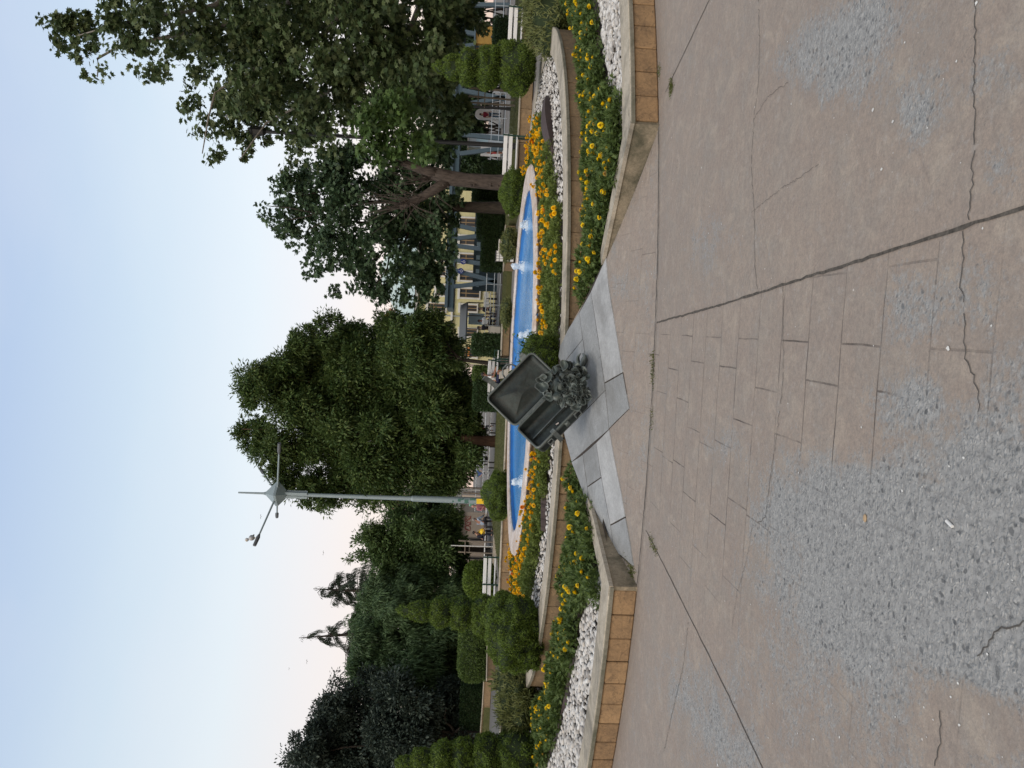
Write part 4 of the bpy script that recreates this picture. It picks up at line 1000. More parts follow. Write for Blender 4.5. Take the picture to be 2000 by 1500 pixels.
# weeping cedars
def cedar(tip, foot, boughs, Y, label):
    b = P(foot[0], foot[1], Y); b[2] = 0
    t = thing('cedar_tree', b, label, 'tree'); top = P(*tip, Y); low = P(foot[0]-150, foot[1], Y)
    mb = MB(); mb.tube([b, low, (low+top)/2+(.1, 0, 0), top], [.3, .24, .13, .02], 8)
    pp, aa, nn = [], [], []
    for x0, y0, x1, y1 in boughs:
        yy = Y+random.uniform(-1.5, 1.5); a = P(x0, y0, Y); e = P(x1, y1, yy); m = (a*.5+e*.5); m[2] += .12; e[2] -= .15
        mb.tube([a, m, e], [.035, .022, .006], 5)
        L = np.linalg.norm(e-a); n = int(L*300)
        for u in rng.random(n):
            q = (a*(1-u)+m*u if u < .5 else m*(1-u)+e*u) if False else a*(1-u)**2+m*2*u*(1-u)+e*u*u
            dr = abs(rng.normal())*.22*(.4+u); sd = rdir(1)[0]*.08
            pp.append(q+sd*(1, 1, .6)-np.array([0, 0, dr])); aa.append((e-a)/L*.5+np.array([0, 0, -1.1])+rdir(1)[0]*.35); nn.append(rdir(1)[0])
    for u in rng.random(260):
        q = low*(1-u)+top*u; pp.append(q+rdir(1)[0]*.18); aa.append(np.array([0, 0, -.8])+rdir(1)[0]*.6); nn.append(rdir(1)[0])
    mb.build('trunk', MAT['bark_dark'], t)
    s = rng.uniform(.6, 1.3, len(pp)); v, f, c = leaves(np.array(pp), np.array(aa), np.array(nn), .26*s, .034*s, 'lance'); fast_mesh('crown', v, f, c, MAT['leaf_cedar'], t)
cedar((612, 1150), (975, 1165), [(640, 1152, 655, 1128), (650, 1153, 668, 1180), (660, 1155, 650, 1120), (675, 1155, 690, 1195), (680, 1155, 685, 1112), (690, 1156, 720, 1205), (700, 1157, 702, 1100), (715, 1158, 720, 1095), (720, 1160, 745, 1210), (740, 1160, 745, 1110), (735, 1158, 750, 1190), (715, 1158, 735, 1180), (725, 1158, 738, 1128), (700, 1157, 715, 1130), (670, 1155, 685, 1172), (660, 1154, 672, 1138), (650, 1154, 630, 1165), (690, 1156, 668, 1122), (665, 1155, 640, 1182), (730, 1160, 700, 1120), (628, 1150, 620, 1165)], 52, 'weeping cedar with drooping boughs, nearer the lamp mast')
cedar((584, 1246), (975, 1235), [(600, 1246, 612, 1232), (620, 1245, 640, 1262), (640, 1243, 655, 1215), (650, 1243, 668, 1272), (665, 1242, 690, 1225), (680, 1242, 672, 1290), (690, 1241, 668, 1318), (690, 1240, 700, 1200), (705, 1240, 720, 1275), (655, 1243, 630, 1225), (640, 1244, 628, 1256), (700, 1240, 690, 1262), (720, 1238, 680, 1335)], 52, 'tall weeping cedar with a bent tip, second from the left')
# ------------------------------------------------------------------ the bronze suitcase
def m_bronze(k=1.0):
    t = NT('dark_bronze'); v = t.coord()
    c = t.mix(t.ramp(t.noise(v, 9, 6, .7), [(.35, 0.), (.7, 1.)]), tuple(k*q for q in (.016, .020, .019)), tuple(k*q for q in (.042, .054, .050)))
    c = t.mix(t.ramp(t.noise(v, 30, 6, .7), [(.5, 0.), (.75, .8)]), c, (.045, .038, .032))
    pt = t.n('ShaderNodeNewGeometry').outputs['Pointiness']
    c = t.mix(t.ramp(pt, [(.515, 0.), (.60, .8)]), c, (.17, .19, .18))
    c = t.mix(t.ramp(t.noise(v, 5, 7, .75), [(.52, 0.), (.7, .5)]), c, (.06, .085, .077))
    return t.done(t.bsdf(c, .5, .5, .45, t.bump(t.noise(v, 60, 5), .3, .006)))
MAT['bronze'] = m_bronze()
MAT['bronze_worn'] = simple('worn_bronze', (.17, .19, .185), .45, .5, 14, .5, .5, .3, 60, (.05, .06, .06))
Lx = np.array([.72, 0, -.69]); Lx /= np.linalg.norm(Lx)
sx = np.array([-.52, -.74, -.42]); sx -= Lx*(sx@Lx); sx /= np.linalg.norm(sx)
nx = np.cross(sx, Lx); nx = nx if nx[2] > 0 else -nx
wl = np.array([.69, .10, .72]); wl -= Lx*(wl@Lx); wl /= np.linalg.norm(wl)
ml = np.cross(Lx, wl); ml = ml if ml[1] < 0 else -ml
YS = 8.15
hA, hB = P(1010, 834, YS+.02), P(1096, 745, YS+.02)
LEN = np.linalg.norm(hB-hA); Lx = (hB-hA)/LEN; sx -= Lx*(sx@Lx); sx /= np.linalg.norm(sx); wl -= Lx*(wl@Lx); wl /= np.linalg.norm(wl)
nx = np.cross(sx, Lx); nx = nx if nx[2] > 0 else -nx
ml = np.cross(Lx, wl); ml = ml if ml[1] < 0 else -ml
hC = (hA+hB)/2
base = on_ramp(1140, 775)
case = thing('open_suitcase', base, 'open dark bronze suitcase sculpture tipped on its corner, spilling curled shells onto the granite slabs', 'sculpture')
def rrect(hx, hy, r, n=6):
    o = []
    for cx, cy, a0 in ((hx-r, hy-r, 0), (-hx+r, hy-r, 90), (-hx+r, -hy+r, 180), (hx-r, -hy+r, 270)):
        for i in range(n+1):
            a = math.radians(a0+90*i/n); o.append((cx+r*math.cos(a), cy+r*math.sin(a)))
    return o
def shell(name, origin, ux, uy, un, hx, hy, depth, r, wall=.014, rim=.012, sag=0):
    """a tray: opening at un = 0, floor at -depth"""
    rings = [(0, -depth, -.03), (0, -depth+.008, -.008), (0, -depth+.03, 0), (0, -.03, 0), (rim, -.028, 0), (rim, .0, 0), (rim*.4, .006, 0), (-wall*.6, .004, 0), (-wall, -.01, 0), (-wall, -depth+.05, 0), (-wall-.012, -depth+wall+.012, 0), (-wall-.05, -depth+wall, 0)]
    vs = []; m = None
    for off, z, ex in rings:
        loop = rrect(hx+off+ex, hy+off+ex, max(.012, r+off+ex)); m = len(loop)
        for x, y in loop: vs.append(origin+ux*x+uy*y+un*z)
    fs = [(i*m+k, i*m+(k+1) % m, i*m+m+(k+1) % m, i*m+m+k) for i in range(len(rings)-1) for k in range(m)]
    fs.append(tuple(reversed(range(m))))
    mb = MB(); mb.add(vs, fs)
    # the floor as a grid so that the worn panel can sag
    k0 = (len(rings)-1)*m; fl = [np.array(v) for v in vs[k0:k0+m]]; c = sum(fl)/m; prev = list(range(k0, k0+m))
    for s in (.8, .6, .4, .2):
        b = len(mb.v); mb.add([c+(q-c)*s+un*sag*math.sin((1-s)*PI/2)*(1+.5*math.sin(5*(q-c)@ux/hx)) for q in fl], []); cur = list(range(b, b+m))
        mb.f += [[prev[k], prev[(k+1) % m], cur[(k+1) % m], cur[k]] for k in range(m)]; mb.k += [0]*m; prev = cur
    mb.f.append(prev); mb.k.append(0)
    return mb.build(name, MAT['bronze'], case, smooth=True)
HW, TD, LD = .205, .135, .075
HWL = .215
tr_c = hC+sx*(HW+.012)
tray = shell('tray', tr_c, Lx, sx, nx, LEN/2+.012, HW, TD, .05)
lid_c = hC+wl*(HWL+.014)+nx*.006
lid = shell('lid', lid_c, Lx, wl, ml, LEN/2+.012, HWL, LD, .055, sag=.03)
mb = MB(); mb.tube([hA+Lx*.03+nx*.005, hB-Lx*.03+nx*.005], .010, 8); mb.build('hinge', MAT['bronze_worn'], case)
# inner lath of the tray
mb = MB(); q = tr_c-sx*.02-nx*(TD-.03); mb.bar(q-Lx*(LEN/2-.03), q+Lx*(LEN/2-.03), .012, .03, nx); mb.build('divider', MAT['bronze_worn'], case)
def strap(name, pts, w, side, th=.009, mat='bronze_worn'):
    side = unit(np.array(side)); q = []
    for i in range(len(pts)-1):
        for u in (0, .25, .5, .75): q.append(np.array(pts[i])*(1-u)+np.array(pts[i+1])*u)
    q.append(np.array(pts[-1])); 
    for _ in range(3): q = [q[0]]+[(q[i-1]+q[i]*2+q[i+1])/4 for i in range(1, len(q)-1)]+[q[-1]]
    vs = []
    for i, p in enumerate(q):
        tt = unit(q[min(i+1, len(q)-1)]-q[max(i-1, 0)]); nn = unit(np.cross(tt, side))
        for a, b in ((-1, -1), (1, -1), (1, 1), (-1, 1)): vs.append(p+side*w/2*a+nn*th/2*b)
    n = len(q); mb = MB(); mb.add(vs, [(i*4+k, i*4+(k+1) % 4, i*4+4+(k+1) % 4, i*4+4+k) for i in range(n-1) for k in range(4)]+[(0, 1, 2, 3), (4*n-1, 4*n-2, 4*n-3, 4*n-4)])
    return mb.build(name, MAT[mat], case, smooth=False)
top = lid_c+wl*(HWL+.012)
# strap and handle and clasp on the upper edge of the lid
sA = top-Lx*(LEN*.27)
strap('strap', [sA-ml*.03, sA+wl*.05-ml*.02, sA+wl*.115+ml*.01-Lx*.01, sA+wl*.16+ml*.05-Lx*.025], .055, Lx)
sB = top+Lx*.035
mb = MB(); mb.tube([sB-Lx*.085-ml*.035, sB-Lx*.075+wl*.045-ml*.035, sB-Lx*.03+wl*.085-ml*.03, sB+Lx*.03+wl*.085-ml*.03, sB+Lx*.075+wl*.045-ml*.035, sB+Lx*.085-ml*.035], [.009, .009, .010, .010, .009, .009], 8)
mb.build('handle', MAT['bronze_worn'], case, smooth=True)
sC = top+Lx*(LEN*.36)
mb = MB(); mb.box(sC+wl*.012-ml*.03, (.085, .05, .05), ax=(Lx, ml, wl), bev=.01); mb.box(sC+wl*.045-ml*.03+Lx*.008, (.05, .035, .03), ax=(Lx, ml, wl), bev=.008); mb.build('clasp', MAT['bronze'], case)
fr = tr_c+sx*(HW+.012)-nx*.05
sD = fr-Lx*(LEN*.17)
strap('strap', [sD+nx*.075-sx*.03, sD+nx*.07+sx*.012, sD-nx*.02+sx*.03, sD-nx*.085+sx*.03], .05, Lx, .012)
mb = MB()
for a in (-1, 1): mb.bar(sD-Lx*.06+nx*(.0+.028*a)+sx*.006, sD-Lx*.115+nx*(.028*a)+sx*.006, .010)
for a in (0, 1): mb.bar(sD-Lx*(.06+.055*a)+nx*.032+sx*.006, sD-Lx*(.06+.055*a)-nx*.032+sx*.006, .010)
mb.build('strap_loop', MAT['bronze_worn'], case)
sE = fr+Lx*(LEN*.29)
mb = MB()
for a in (-1, 1):
    mb.bar(sE+Lx*.035*a+nx*.042+sx*.012, sE+Lx*.035*a-nx*.042+sx*.012, .014); mb.bar(sE+nx*.038*a-Lx*.04+sx*.012, sE+nx*.038*a+Lx*.04+sx*.012, .014)
mb.build('buckle', MAT['bronze_worn'], case)
sF = fr+Lx*(LEN*.07)
mb = MB(); mb.box(sF+sx*.008+nx*.01, (.05, .02, .06), ax=(Lx, sx, nx), bev=.006); mb.box(sF+sx*.02+nx*.03, (.03, .02, .025), ax=(Lx, sx, nx), bev=.006); mb.build('latch', MAT['bronze'], case)
# two pale scraps lying in the tray
mb = MB(); mb.box(tr_c-nx*(TD-.03)-Lx*.02+sx*.07, (.035, .012, .01), ax=(unit(Lx+sx*.3), unit(sx-Lx*.3), nx)); tag(mb.build('paper_scrap', MAT['marble'], None, tr_c-nx*(TD-.03)-Lx*.02+sx*.07), 'small white paper scrap lying in the tray of the bronze suitcase', 'litter')
# the heap of shells
mb = MB()
def heap_pt(x, y, dy=0): return P(x, y, 7.95+dy)
lumps = [(1080, 758, .13, .02), (1098, 750, .14, -.06), (1112, 742, .13, -.12), (1122, 752, .11, -.16), (1104, 728, .09, -.04), (1072, 768, .08, .0), (1126, 738, .09, -.16), (1096, 772, .11, -.06), (1118, 772, .10, -.16), (1130, 762, .07, -.2), (1110, 718, .07, -.05), (1084, 738, .08, .0), (1122, 727, .075, -.12), (1130, 734, .07, -.16), (1136, 752, .065, -.2), (1138, 775, .06, -.2)]
for x, y, r, dy in lumps:
    md = lump_mod(16, .22, 12); mb.ball(heap_pt(x, y, dy), (r*.72, r*.6, r*.68), 20, 12, lambda d, md=md: float(md(d[None])[0]))
def bowl(mb, c, ax_n, r, curl=.5, wav=0):
    """one curled shell: a thick wavy cup"""
    n = unit(np.array(ax_n)); a = unit(np.cross(n, rdir(1)[0])); b = np.cross(n, a); vs = []; K = 14; rg = [0, .4, .75, 1.0, 1.04, 1.0, .72, .36, 0]; zz = [0, .05, .22, .55, .59, .59, .28, .10, .05]
    ph = random.random()*6; el = random.uniform(.62, 1.0)
    for q, z in zip(rg, zz):
        for k in range(K):
            w = 2*PI*k/K; m = 1+.16*math.sin(2*w+ph)+.10*math.sin(3*w+ph*2); zc = z*(1+.45*math.sin(w+ph)+.3*math.sin(3*w+ph*1.7)*q)
            vs.append(np.array(c)+(a*math.cos(w)*el+b*math.sin(w))*r*q*m+n*r*curl*zc)
    mb.add(vs, [(i*K+k, i*K+(k+1) % K, i*K+K+(k+1) % K, i*K+K+k) for i in range(8) for k in range(K)])
for i in range(180):
    x, y, r, dy = random.choice(lumps); d = rdir(1)[0]; d[1] = -abs(d[1])*1.2-.1; d[2] = d[2]*.9+.15; d = unit(d)
    c = heap_pt(x, y, dy)+d*np.array([r*.8, r*.66, r*.74])*1.0
    if c[2] < ramp_z(c[0], c[1])+.03: c[2] = ramp_z(c[0], c[1])+.03
    bowl(mb, c, unit(d*.85+rdir(1)[0]*.7), random.uniform(.028, .060), random.uniform(.55, 1.25))
for x, y, r in ((1062, 757, .065), (1060, 742, .05), (1075, 775, .05), (1128, 793, .05), (1070, 735, .055), (1086, 724, .045), (1104, 712, .05), (1138, 770, .045), (1140, 748, .04)):
    bowl(mb, heap_pt(x, y, -.16), (random.gauss(0, .3), -.9, .5), r, 1.3)
MAT['bronze_shell'] = m_bronze(2.3); mb.build('shell_heap', MAT['bronze_shell'], case, smooth=True)
# the claw at the end of the heap
mb = MB(); ck = lambda x, y, dz=0: on_ramp(x+dz*185, y, 0)+np.array([0, 0, dz])
c1, c2, c3 = heap_pt(1122, 742, -.1), ck(1130, 729, .07), ck(1133, 720, .06)
mb.tube([c1, (c1+c2)/2+(0, 0, .015), c2, c3], [.075, .06, .036, .032], 12)
for pts, rs in (([c3, ck(1138, 711, .055), ck(1141, 703, .05), ck(1142, 696, .05), ck(1138, 691, .055)], [.026, .034, .036, .022, .006]), ([c3, ck(1130, 712, .075), ck(1128, 704, .085), ck(1129, 696, .085), ck(1134, 691, .075)], [.024, .024, .022, .015, .005])):
    mb.tube(pts, rs, 12)
for _ in range(14):
    u = random.random(); bowl(mb, c1*(1-u)+c3*u*1.0+rdir(1)[0]*.045, rdir(1)[0]+np.array([0, -.6, .5]), random.uniform(.022, .036), .8)
mb.build('claw', MAT['bronze_shell'], case, smooth=True)

# ------------------------------------------------------------------ simple materials for the background
def paint(n, c, r=.5, var=.12, **k): MAT[n] = simple(n, c, r, var, 4, **k); return MAT[n]
paint('white_paint', (.68, .68, .67)); paint('green_iron', (.012, .045, .032)); paint('black_iron', (.012, .013, .014)); paint('mast_grey', (.24, .30, .32), .45)
paint('steel_blue', (.085, .12, .145), .7, spec=.15); paint('steel_blue_dark', (.065, .10, .12), .6, spec=.2); paint('sticker_green', (.05, .14, .11)); paint('sticker_yellow', (.85, .55, .02))  # steel_blue is darkened so its colour carries the shade under the bridge deck
paint('beige_render', (.36, .30, .245), .85); paint('concrete_beige', (.45, .42, .37), .85); paint('wood_grey', (.22, .18, .14), .8, .35); paint('pipe_white', (.6, .6, .58)); paint('cabinet', (.45, .52, .58))
paint('sign_blue', (.012, .03, .17)); paint('galvanised', (.42, .46, .49), .4, .1, metal=.4); paint('awning', (.10, .11, .12), .8); paint('pale_blue', (.42, .58, .66)); paint('orange_glow', (.85, .35, .1))
paint('roof_tile', (.30, .14, .10), .8); paint('turquoise_roof', (.42, .51, .50), .8, spec=.1); paint('window_dark', (.045, .05, .055), .2); paint('frame_wood', (.33, .22, .11)); paint('off_white', (.72, .69, .62)); paint('pinkish_wall', (.50, .36, .32), .8)
def m_boards():
    t = NT('yellow_weatherboard'); v = t.coord(); sp = t.n('ShaderNodeSeparateXYZ'); t.l(v, sp.inputs[0])
    fr = t.math('FRACT', t.math('MULTIPLY', sp.outputs[2], 3.3)); ln = t.ramp(fr, [(0, 1.), (.08, 0.)])
    c = t.mix(t.ramp(t.noise(v, 1.2, 4), [(.3, 0.), (.7, 1.)]), (.60, .54, .28), (.68, .62, .34)); c = t.mix(t.math('MULTIPLY', ln, .4), c, (.25, .2, .08))
    return t.done(t.bsdf(c, .7, .3, 0, t.bump(fr, .3, .02)))
MAT['boards'] = m_boards()
def m_grass():
    t = NT('lawn'); v = t.coord()
    c = t.mix(t.ramp(t.noise(v, 1.1, 6, .7), [(.35, 0.), (.65, 1.)]), (.075, .085, .03), (.12, .115, .05)); c = t.mix(t.ramp(t.noise(v, 26, 4), [(.4, 0.), (.7, .6)]), c, (.035, .055, .015))
    return t.done(t.bsdf(c, .9, .2, 0, t.bump(t.noise(v, 60, 4), .8, .04)))
MAT['lawn'] = m_grass()
MAT['grass_blade'] = leafy('grass_blade', [(.06, .075, .025), (.10, .11, .04), (.15, .145, .065)], .3)

# lawns behind the pool, each behind a low wall
def lawn(x0, x1, y0, y1, z=.28):
    mb = MB(); mb.box(((x0+x1)/2, (y0+y1)/2, z/2-.02), (x1-x0, y1-y0, z+.04)); tag(mb.build('lawn', MAT['lawn']), kind='structure')
    n = int((x1-x0)*(y1-y0)*260); p = np.stack([rng.uniform(x0, x1, n), y0+(y1-y0)*rng.random(n)**1.5, np.full(n, z)], 1)
    v, f, c = leaves(p, unit(rng.normal(size=(n, 3))*.45+np.array([0, 0, 1])), rdir(n), rng.uniform(.03, .07, n), .014, 'blade')
    tag(fast_mesh('grass', v, f, c, MAT['grass_blade']), 'short grass on the lawn', 'grass', kind='stuff')
lawn(-6.9, .2, 24.9, 38.5); lawn(6.8, 18, 24.9, 37); lawn(-30, -10.2, 38.4, 46); lawn(2.2, 6.2, 34.5, 40, .2)
def low_wall(name, pts, h, label, th=.25, cop=.05):
    c = np.mean(np.array(pts), 0); t = thing(name, (c[0], c[1], 0), label, 'low wall')
    m1, m2 = MB(), MB()
    for a, b in zip(pts[:-1], pts[1:]):
        a = np.array([*a, 0.]); b = np.array([*b, 0.]); L = np.linalg.norm(b-a); d = (b-a)/L; s = np.array([-d[1], d[0], 0]); n = max(1, int(L/.9))
        for i in range(n): m1.box(a+d*L*(i+.5)/n+(0, 0, (h-cop)/2), (L/n-.012, th-.04, h-cop), ax=(d, s, (0, 0, 1)), bev=.01)
        m2.box((a+b)/2+(0, 0, h-cop/2), (L+.03, th+.05, cop), ax=(d, s, (0, 0, 1)), bev=.012)
    m1.build('block_face', MAT['tile_dull'], t); m2.build('coping', MAT['coping'], t)
low_wall('garden_wall', [(-7.0, 24.75), (-3.2, 24.6), (.35, 24.75), (.35, 33)], .42, 'low brown block wall with pale coping in front of the lawn left of the pool')
low_wall('garden_wall', [(6.7, 30), (6.7, 24.75), (12, 24.5), (18, 24.9)], .42, 'low brown block wall with coping in front of the lawn on the right')
g1 = G(968, 1245, 0); g2 = G(968, 1330, 0); g3 = G(957, 1376, 0); g4 = G(951, 1445, 0); g5 = G(948, 1500, 0)
low_wall('garden_wall', [tuple(G(972, 1190, 0)[:2]), tuple(g1[:2]), tuple(G(967, 1328, 0)[:2])], .40, 'low brown wall under the long clipped hedge on the left')
low_wall('garden_wall', [tuple(G(960, 1329, 0)[:2]), tuple(g3[:2]), tuple(g4[:2]), tuple(g5[:2])], .40, 'low brown wall bending away beside the grey path on the far left')
low_wall('garden_wall', [(4.9, 32.5), (6.6, 32.8)], .45, 'short brown wall block beside the dark hedges right of the pool', .9)
low_wall('garden_wall', [(1.2, 34.2), (3.4, 34.4)], .35, 'brown planter wall under the square dark hedge in the middle', .9)
low_wall('garden_wall', [tuple(G(1000, 1425, 0)[:2]), tuple(G(1000, 1470, 0)[:2])], .35, 'short end of a brown wall behind the left tiered topiary', .8)
mb = MB(); pa = [G(967, 1240), G(962, 1330), G(955, 1378), G(949, 1445), G(945, 1560), G(1006, 1560), G(1003, 1440), G(1004, 1340), G(992, 1240)]
mb.poly([(p[0], p[1], -.012) for p in pa]); MAT['path'] = simple('worn_asphalt', (.155, .153, .15), 1.0, .3, .8, spec=.03); tag(mb.build('path', MAT['path']), kind='structure')

# ------------------------------------------------------------------ lamp mast
YM = 42.; mbase = P(962, 979, YM); mbase[2] = 0
def mp(x, y, dy=0): return P(x, y, YM+dy)
axis_x = lambda x: np.array([mp(x, 0)[0]*0+mbase[0]+(mp(x, 978-(930-x)*.033)[0]-mp(962, 979)[0])*0, YM, mp(x, 978)[2]])
mast = thing('lamp_mast', mbase, 'tall grey lamp mast with a diamond head and slanting arms', 'lamp mast')
MXm = mbase[0]
mb = MB(); mb.tube([(MXm, YM, -.1), (MXm, YM, axis_x(806)[2])], [.19, .165], 16); mb.tube([(MXm, YM, axis_x(806)[2]), (MXm, YM, axis_x(803)[2]), (MXm, YM, axis_x(560)[2])], [.165, .125, .095], 16); mb.build('pole', MAT['mast_grey'], mast, smooth=False)
mb = MB()
for k in range(4):
    a = k*PI/2+.4; mb.bar((MXm+.16*math.cos(a), YM+.16*math.sin(a), axis_x(600)[2]), (MXm+.16*math.cos(a), YM+.16*math.sin(a), axis_x(556)[2]), .12, .05)
mb.build('sleeve', MAT['mast_grey'], mast)
mb = MB(); zc = axis_x(541)[2]
mb.lathe((MXm, YM, zc), [(.02, -.62), (.25, -.45), (.66, -.06), (.66, .06), (.10, .60), (.07, .72)], 4); mb.build('diamond_head', MAT['mast_grey'], mast)
mb = MB(); mb.tube([(MXm, YM, zc+.6), (MXm, YM, axis_x(465)[2])], [.06, .045], 8); mb.build('spike', MAT['mast_grey'], mast)
for (xa, ya, xb, yb, dy) in ((538, 985, 506, 1045, -1.6), (540, 948, 515, 925, 1.8), (542, 985, 541, 1002, 2.4), (546, 945, 545, 885, -1.2)):
    a = np.array([MXm, YM, zc]); e = mp(xb, yb, dy); u = unit(e-a)
    mb = MB(); mb.tube([a+u*.45, e], [.055, .045], 8); arm = mb.build('arm', MAT['mast_grey'], mast)
    mb = MB(); e2 = e+u*.62; mb.tube([e-u*.05, e+u*.12, e2], [.05, .10, .09], 10); mb.build('lamp', MAT['awning'], arm)
mb = MB()
for x, h, m in ((940, .5, 0), ): pass
z = axis_x(938)[2]; mb.box((MXm-.0, YM-.185, z), (.28, .02, .42)); mb.build('yellow_notice', MAT['sticker_yellow'], mast)
mb = MB()
for x, dx, w_, h_ in ((897, .02, .16, .16), (885, -.05, .1, .08), (911, -.03, .2, .22), (923, .05, .18, .3), (903, .06, .1, .12)): mb.box((MXm+dx, YM-.182+abs(dx)*.25, axis_x(x)[2]), (w_, .012, h_))
mb.build('sticker', MAT['sticker_green'], mast)
# street lamp posts
def post(name, x, foot, top, Y, label, r, extra=None):
    a = P(foot[0], foot[1], Y); b = P(top[0], top[1], Y); a[2] = 0
    t = thing(name, a, label, 'post'); mb = MB(); b[0] = a[0]; b[1] = a[1]
    mb.tube([a-(0, 0, .1), a+(0, 0, .5)], [r*1.7, r*1.4], 10); mb.build('base', MAT['black_iron'], t)
    mb = MB(); mb.tube([a+(0, 0, .4), a*.5+b*.5, b], [r*1.1, r*.9, r*.8], 10); mb.build('shaft', MAT['black_iron'], t)
    mb = MB(); mb.lathe(b, [(r*.8, 0), (.16, .1), (.22, .45), (.25, .5), (.05, .68), (.001, .8)], 8); mb.build('lantern', MAT['black_iron'], t)
post('lamp_post', 0, (1018, 286), (520, 262), 29, 'thick black iron lamp post behind the bench on the right', .085)
post('lamp_post', 0, (985, 212), (700, 198), 36, 'thin dark post behind the staked sapling on the right', .06)

# ------------------------------------------------------------------ benches
def bench(L=1.7):
    t = thing('slatted_bench', (0, 0, 0), 'x', 'bench', 'white slatted park benches')
    for z, y, tl in ((.46, -.14, 0), (.46, .0, 0), (.46, .14, 0), (.66, .24, 1), (.82, .28, 1)):
        mb = MB(); mb.box((0, y, z), (L, .11, .035) if not tl else (L, .035, .12), bev=.008); mb.build('slat', MAT['white_paint'], t)
    for sx_ in (-1, 1):
        mb = MB(); x = sx_*(L/2-.04)
        mb.bar((x, -.2, 0), (x, -.18, .44), .05); mb.bar((x, .22, 0), (x, .2, .44), .05); mb.bar((x, -.2, .43), (x, .22, .43), .05, .03); mb.bar((x, .22, .42), (x, .32, .9), .045); mb.bar((x, -.2, .62), (x, .25, .64), .04); mb.bar((x, -.19, .44), (x, -.2, .62), .035)
        mb.build('end_frame', MAT['green_iron'], t)
    return t
proto = bench(); first = True
BEN = [(320, 1003, 24.15, PI*.96, 'white slatted bench with dark green ends right of the brown tree trunk', .0), (72, 1006, 24.2, PI*.93, 'white slatted bench with dark green ends at the right edge behind the tiered topiary', 0),
       (1134, 960, 27.2, PI*1.06, 'white slatted bench in front of the short rounded hedge on the left', .0), (1190, 958, 26.6, PI*1.1, 'white slatted bench half hidden by the tall tiered topiary on the left', 0),
       (742, 968, 33.6, PI*1.15, 'white slatted bench on which the man in a white shirt sits', 0), (706, 962, 34.6, PI*.62, 'white slatted bench turned sideways beside the square hedge', 0)]
for y, x, Y, rz, lab, z in BEN:
    o = proto if first else copy_tree(proto); first = False
    g = P(x, y, Y); o.location = (g[0], g[1], z); o.rotation_euler.z = rz; o['label'] = lab
def flat_bench():
    t = thing('flat_bench', (0, 0, 0), 'x', 'bench', 'row of backless benches behind the lawn')
    for y in (-.13, .13):
        mb = MB(); mb.box((0, y, .44), (1.55, .2, .05), bev=.01); mb.build('slat', MAT['white_paint'], t)
    for s in (-1, 1):
        mb = MB(); x = s*.68; mb.bar((x, -.2, 0), (x, -.2, .42), .05); mb.bar((x, .2, 0), (x, .2, .42), .05); mb.bar((x, -.22, .40), (x, .22, .40), .05); mb.build('leg_frame', MAT['black_iron'], t)
    return t
fb = flat_bench()
FLB = ['backless white bench nearest the suitcase in the far row', 'backless white bench just right of the big ash trunk', 'backless white bench just left of the big ash trunk', 'backless white bench above the clipped ball on the left', 'backless white bench beside the lamp mast', 'backless white bench with a person in pale blue', 'backless white bench behind the staked sapling', 'backless white bench next to the pale cabinet']
for k, y in enumerate((822, 850, 890, 925, 962, 1008, 1062, 1098)):
    o = fb if k == 0 else copy_tree(fb); g = P(955, y, 45); o.location = (g[0], 45+random.uniform(-.3, .3), 0); o.rotation_euler.z = random.gauss(0, .03); o['label'] = FLB[k]
# kerb behind the lawn
mb = MB(); mb.box((-8, 39.2, .05), (22, .4, .2)); tag(mb.build('kerb', MAT['coping']), kind='structure')

# ------------------------------------------------------------------ stakes, planters, bins, cabinet
def stakes(y0, x_top, x_bot, Y, label, n=3, pipe=True, w=22):
    b = P(x_bot, y0, Y); t = thing('sapling_stakes', (b[0], Y, 0), label, 'tree stakes'); s = Y/FOC; zt = P(x_top, y0, Y)[2]
    for k in range(n):
        x = b[0]+(k-(n-1)/2)*w*s/max(1, n-1); mb = MB(); mb.tube([(x, Y+.2*(k % 2), -.1), (x+.03, Y+.1*(k % 2), zt)], .04, 6); mb.build('stake', MAT['wood_grey'], t)
    mb = MB(); mb.bar((b[0]-w*.62*s, Y-.06, zt*.82), (b[0]+w*.62*s, Y-.06, zt*.82), .07, .04); mb.bar((b[0]-w*.62*s, Y+.24, zt*.70), (b[0]+w*.62*s, Y+.24, zt*.70), .07, .04); mb.build('cross_rail', MAT['wood_grey'], t)
    if pipe: mb = MB(); mb.tube([(b[0]+.08, Y-.1, 0), (b[0]+.08, Y-.1, zt*1.2)], .025, 6); mb.build('pipe', MAT['pipe_white'], t)
stakes(1070, 895, 962, 40, 'wooden sapling stakes with a white pipe in front of the beige wall')
stakes(960, 905, 948, 44, 'wooden sapling stakes just right of the lamp mast', 2, True, 10)
stakes(193, 915, 1010, 31, 'tall wooden sapling stakes with cross rails left of the tiered topiary on the right', 3, False, 28)
def planter(x0, x1, ya, yb, Y, label, mat):
    a = P(x0, ya, Y); b = P(x1, yb, Y); wv = abs(b[0]-a[0]); h = a[2]-max(0, b[2]); z0 = max(0, b[2])
    t = thing('concrete_planter', ((a[0]+b[0])/2, Y+wv/2, z0), label, 'planter')
    mb = MB(); mb.box(((a[0]+b[0])/2, Y+wv/2, z0+h/2), (wv, wv, h), bev=.03); mb.build('box', MAT[mat], t)
    mb = MB(); mb.box(((a[0]+b[0])/2, Y+wv/2, z0+h-.02), (wv+.05, wv+.05, .06), bev=.02); mb.build('lip', MAT[mat], t)
planter(955, 981, 637, 652, 40, 'beige concrete cube planter at the end of the terrace railing', 'concrete_beige')
planter(975, 1001, 468, 492, 29, 'off white concrete planter behind the low juniper', 'concrete_beige')
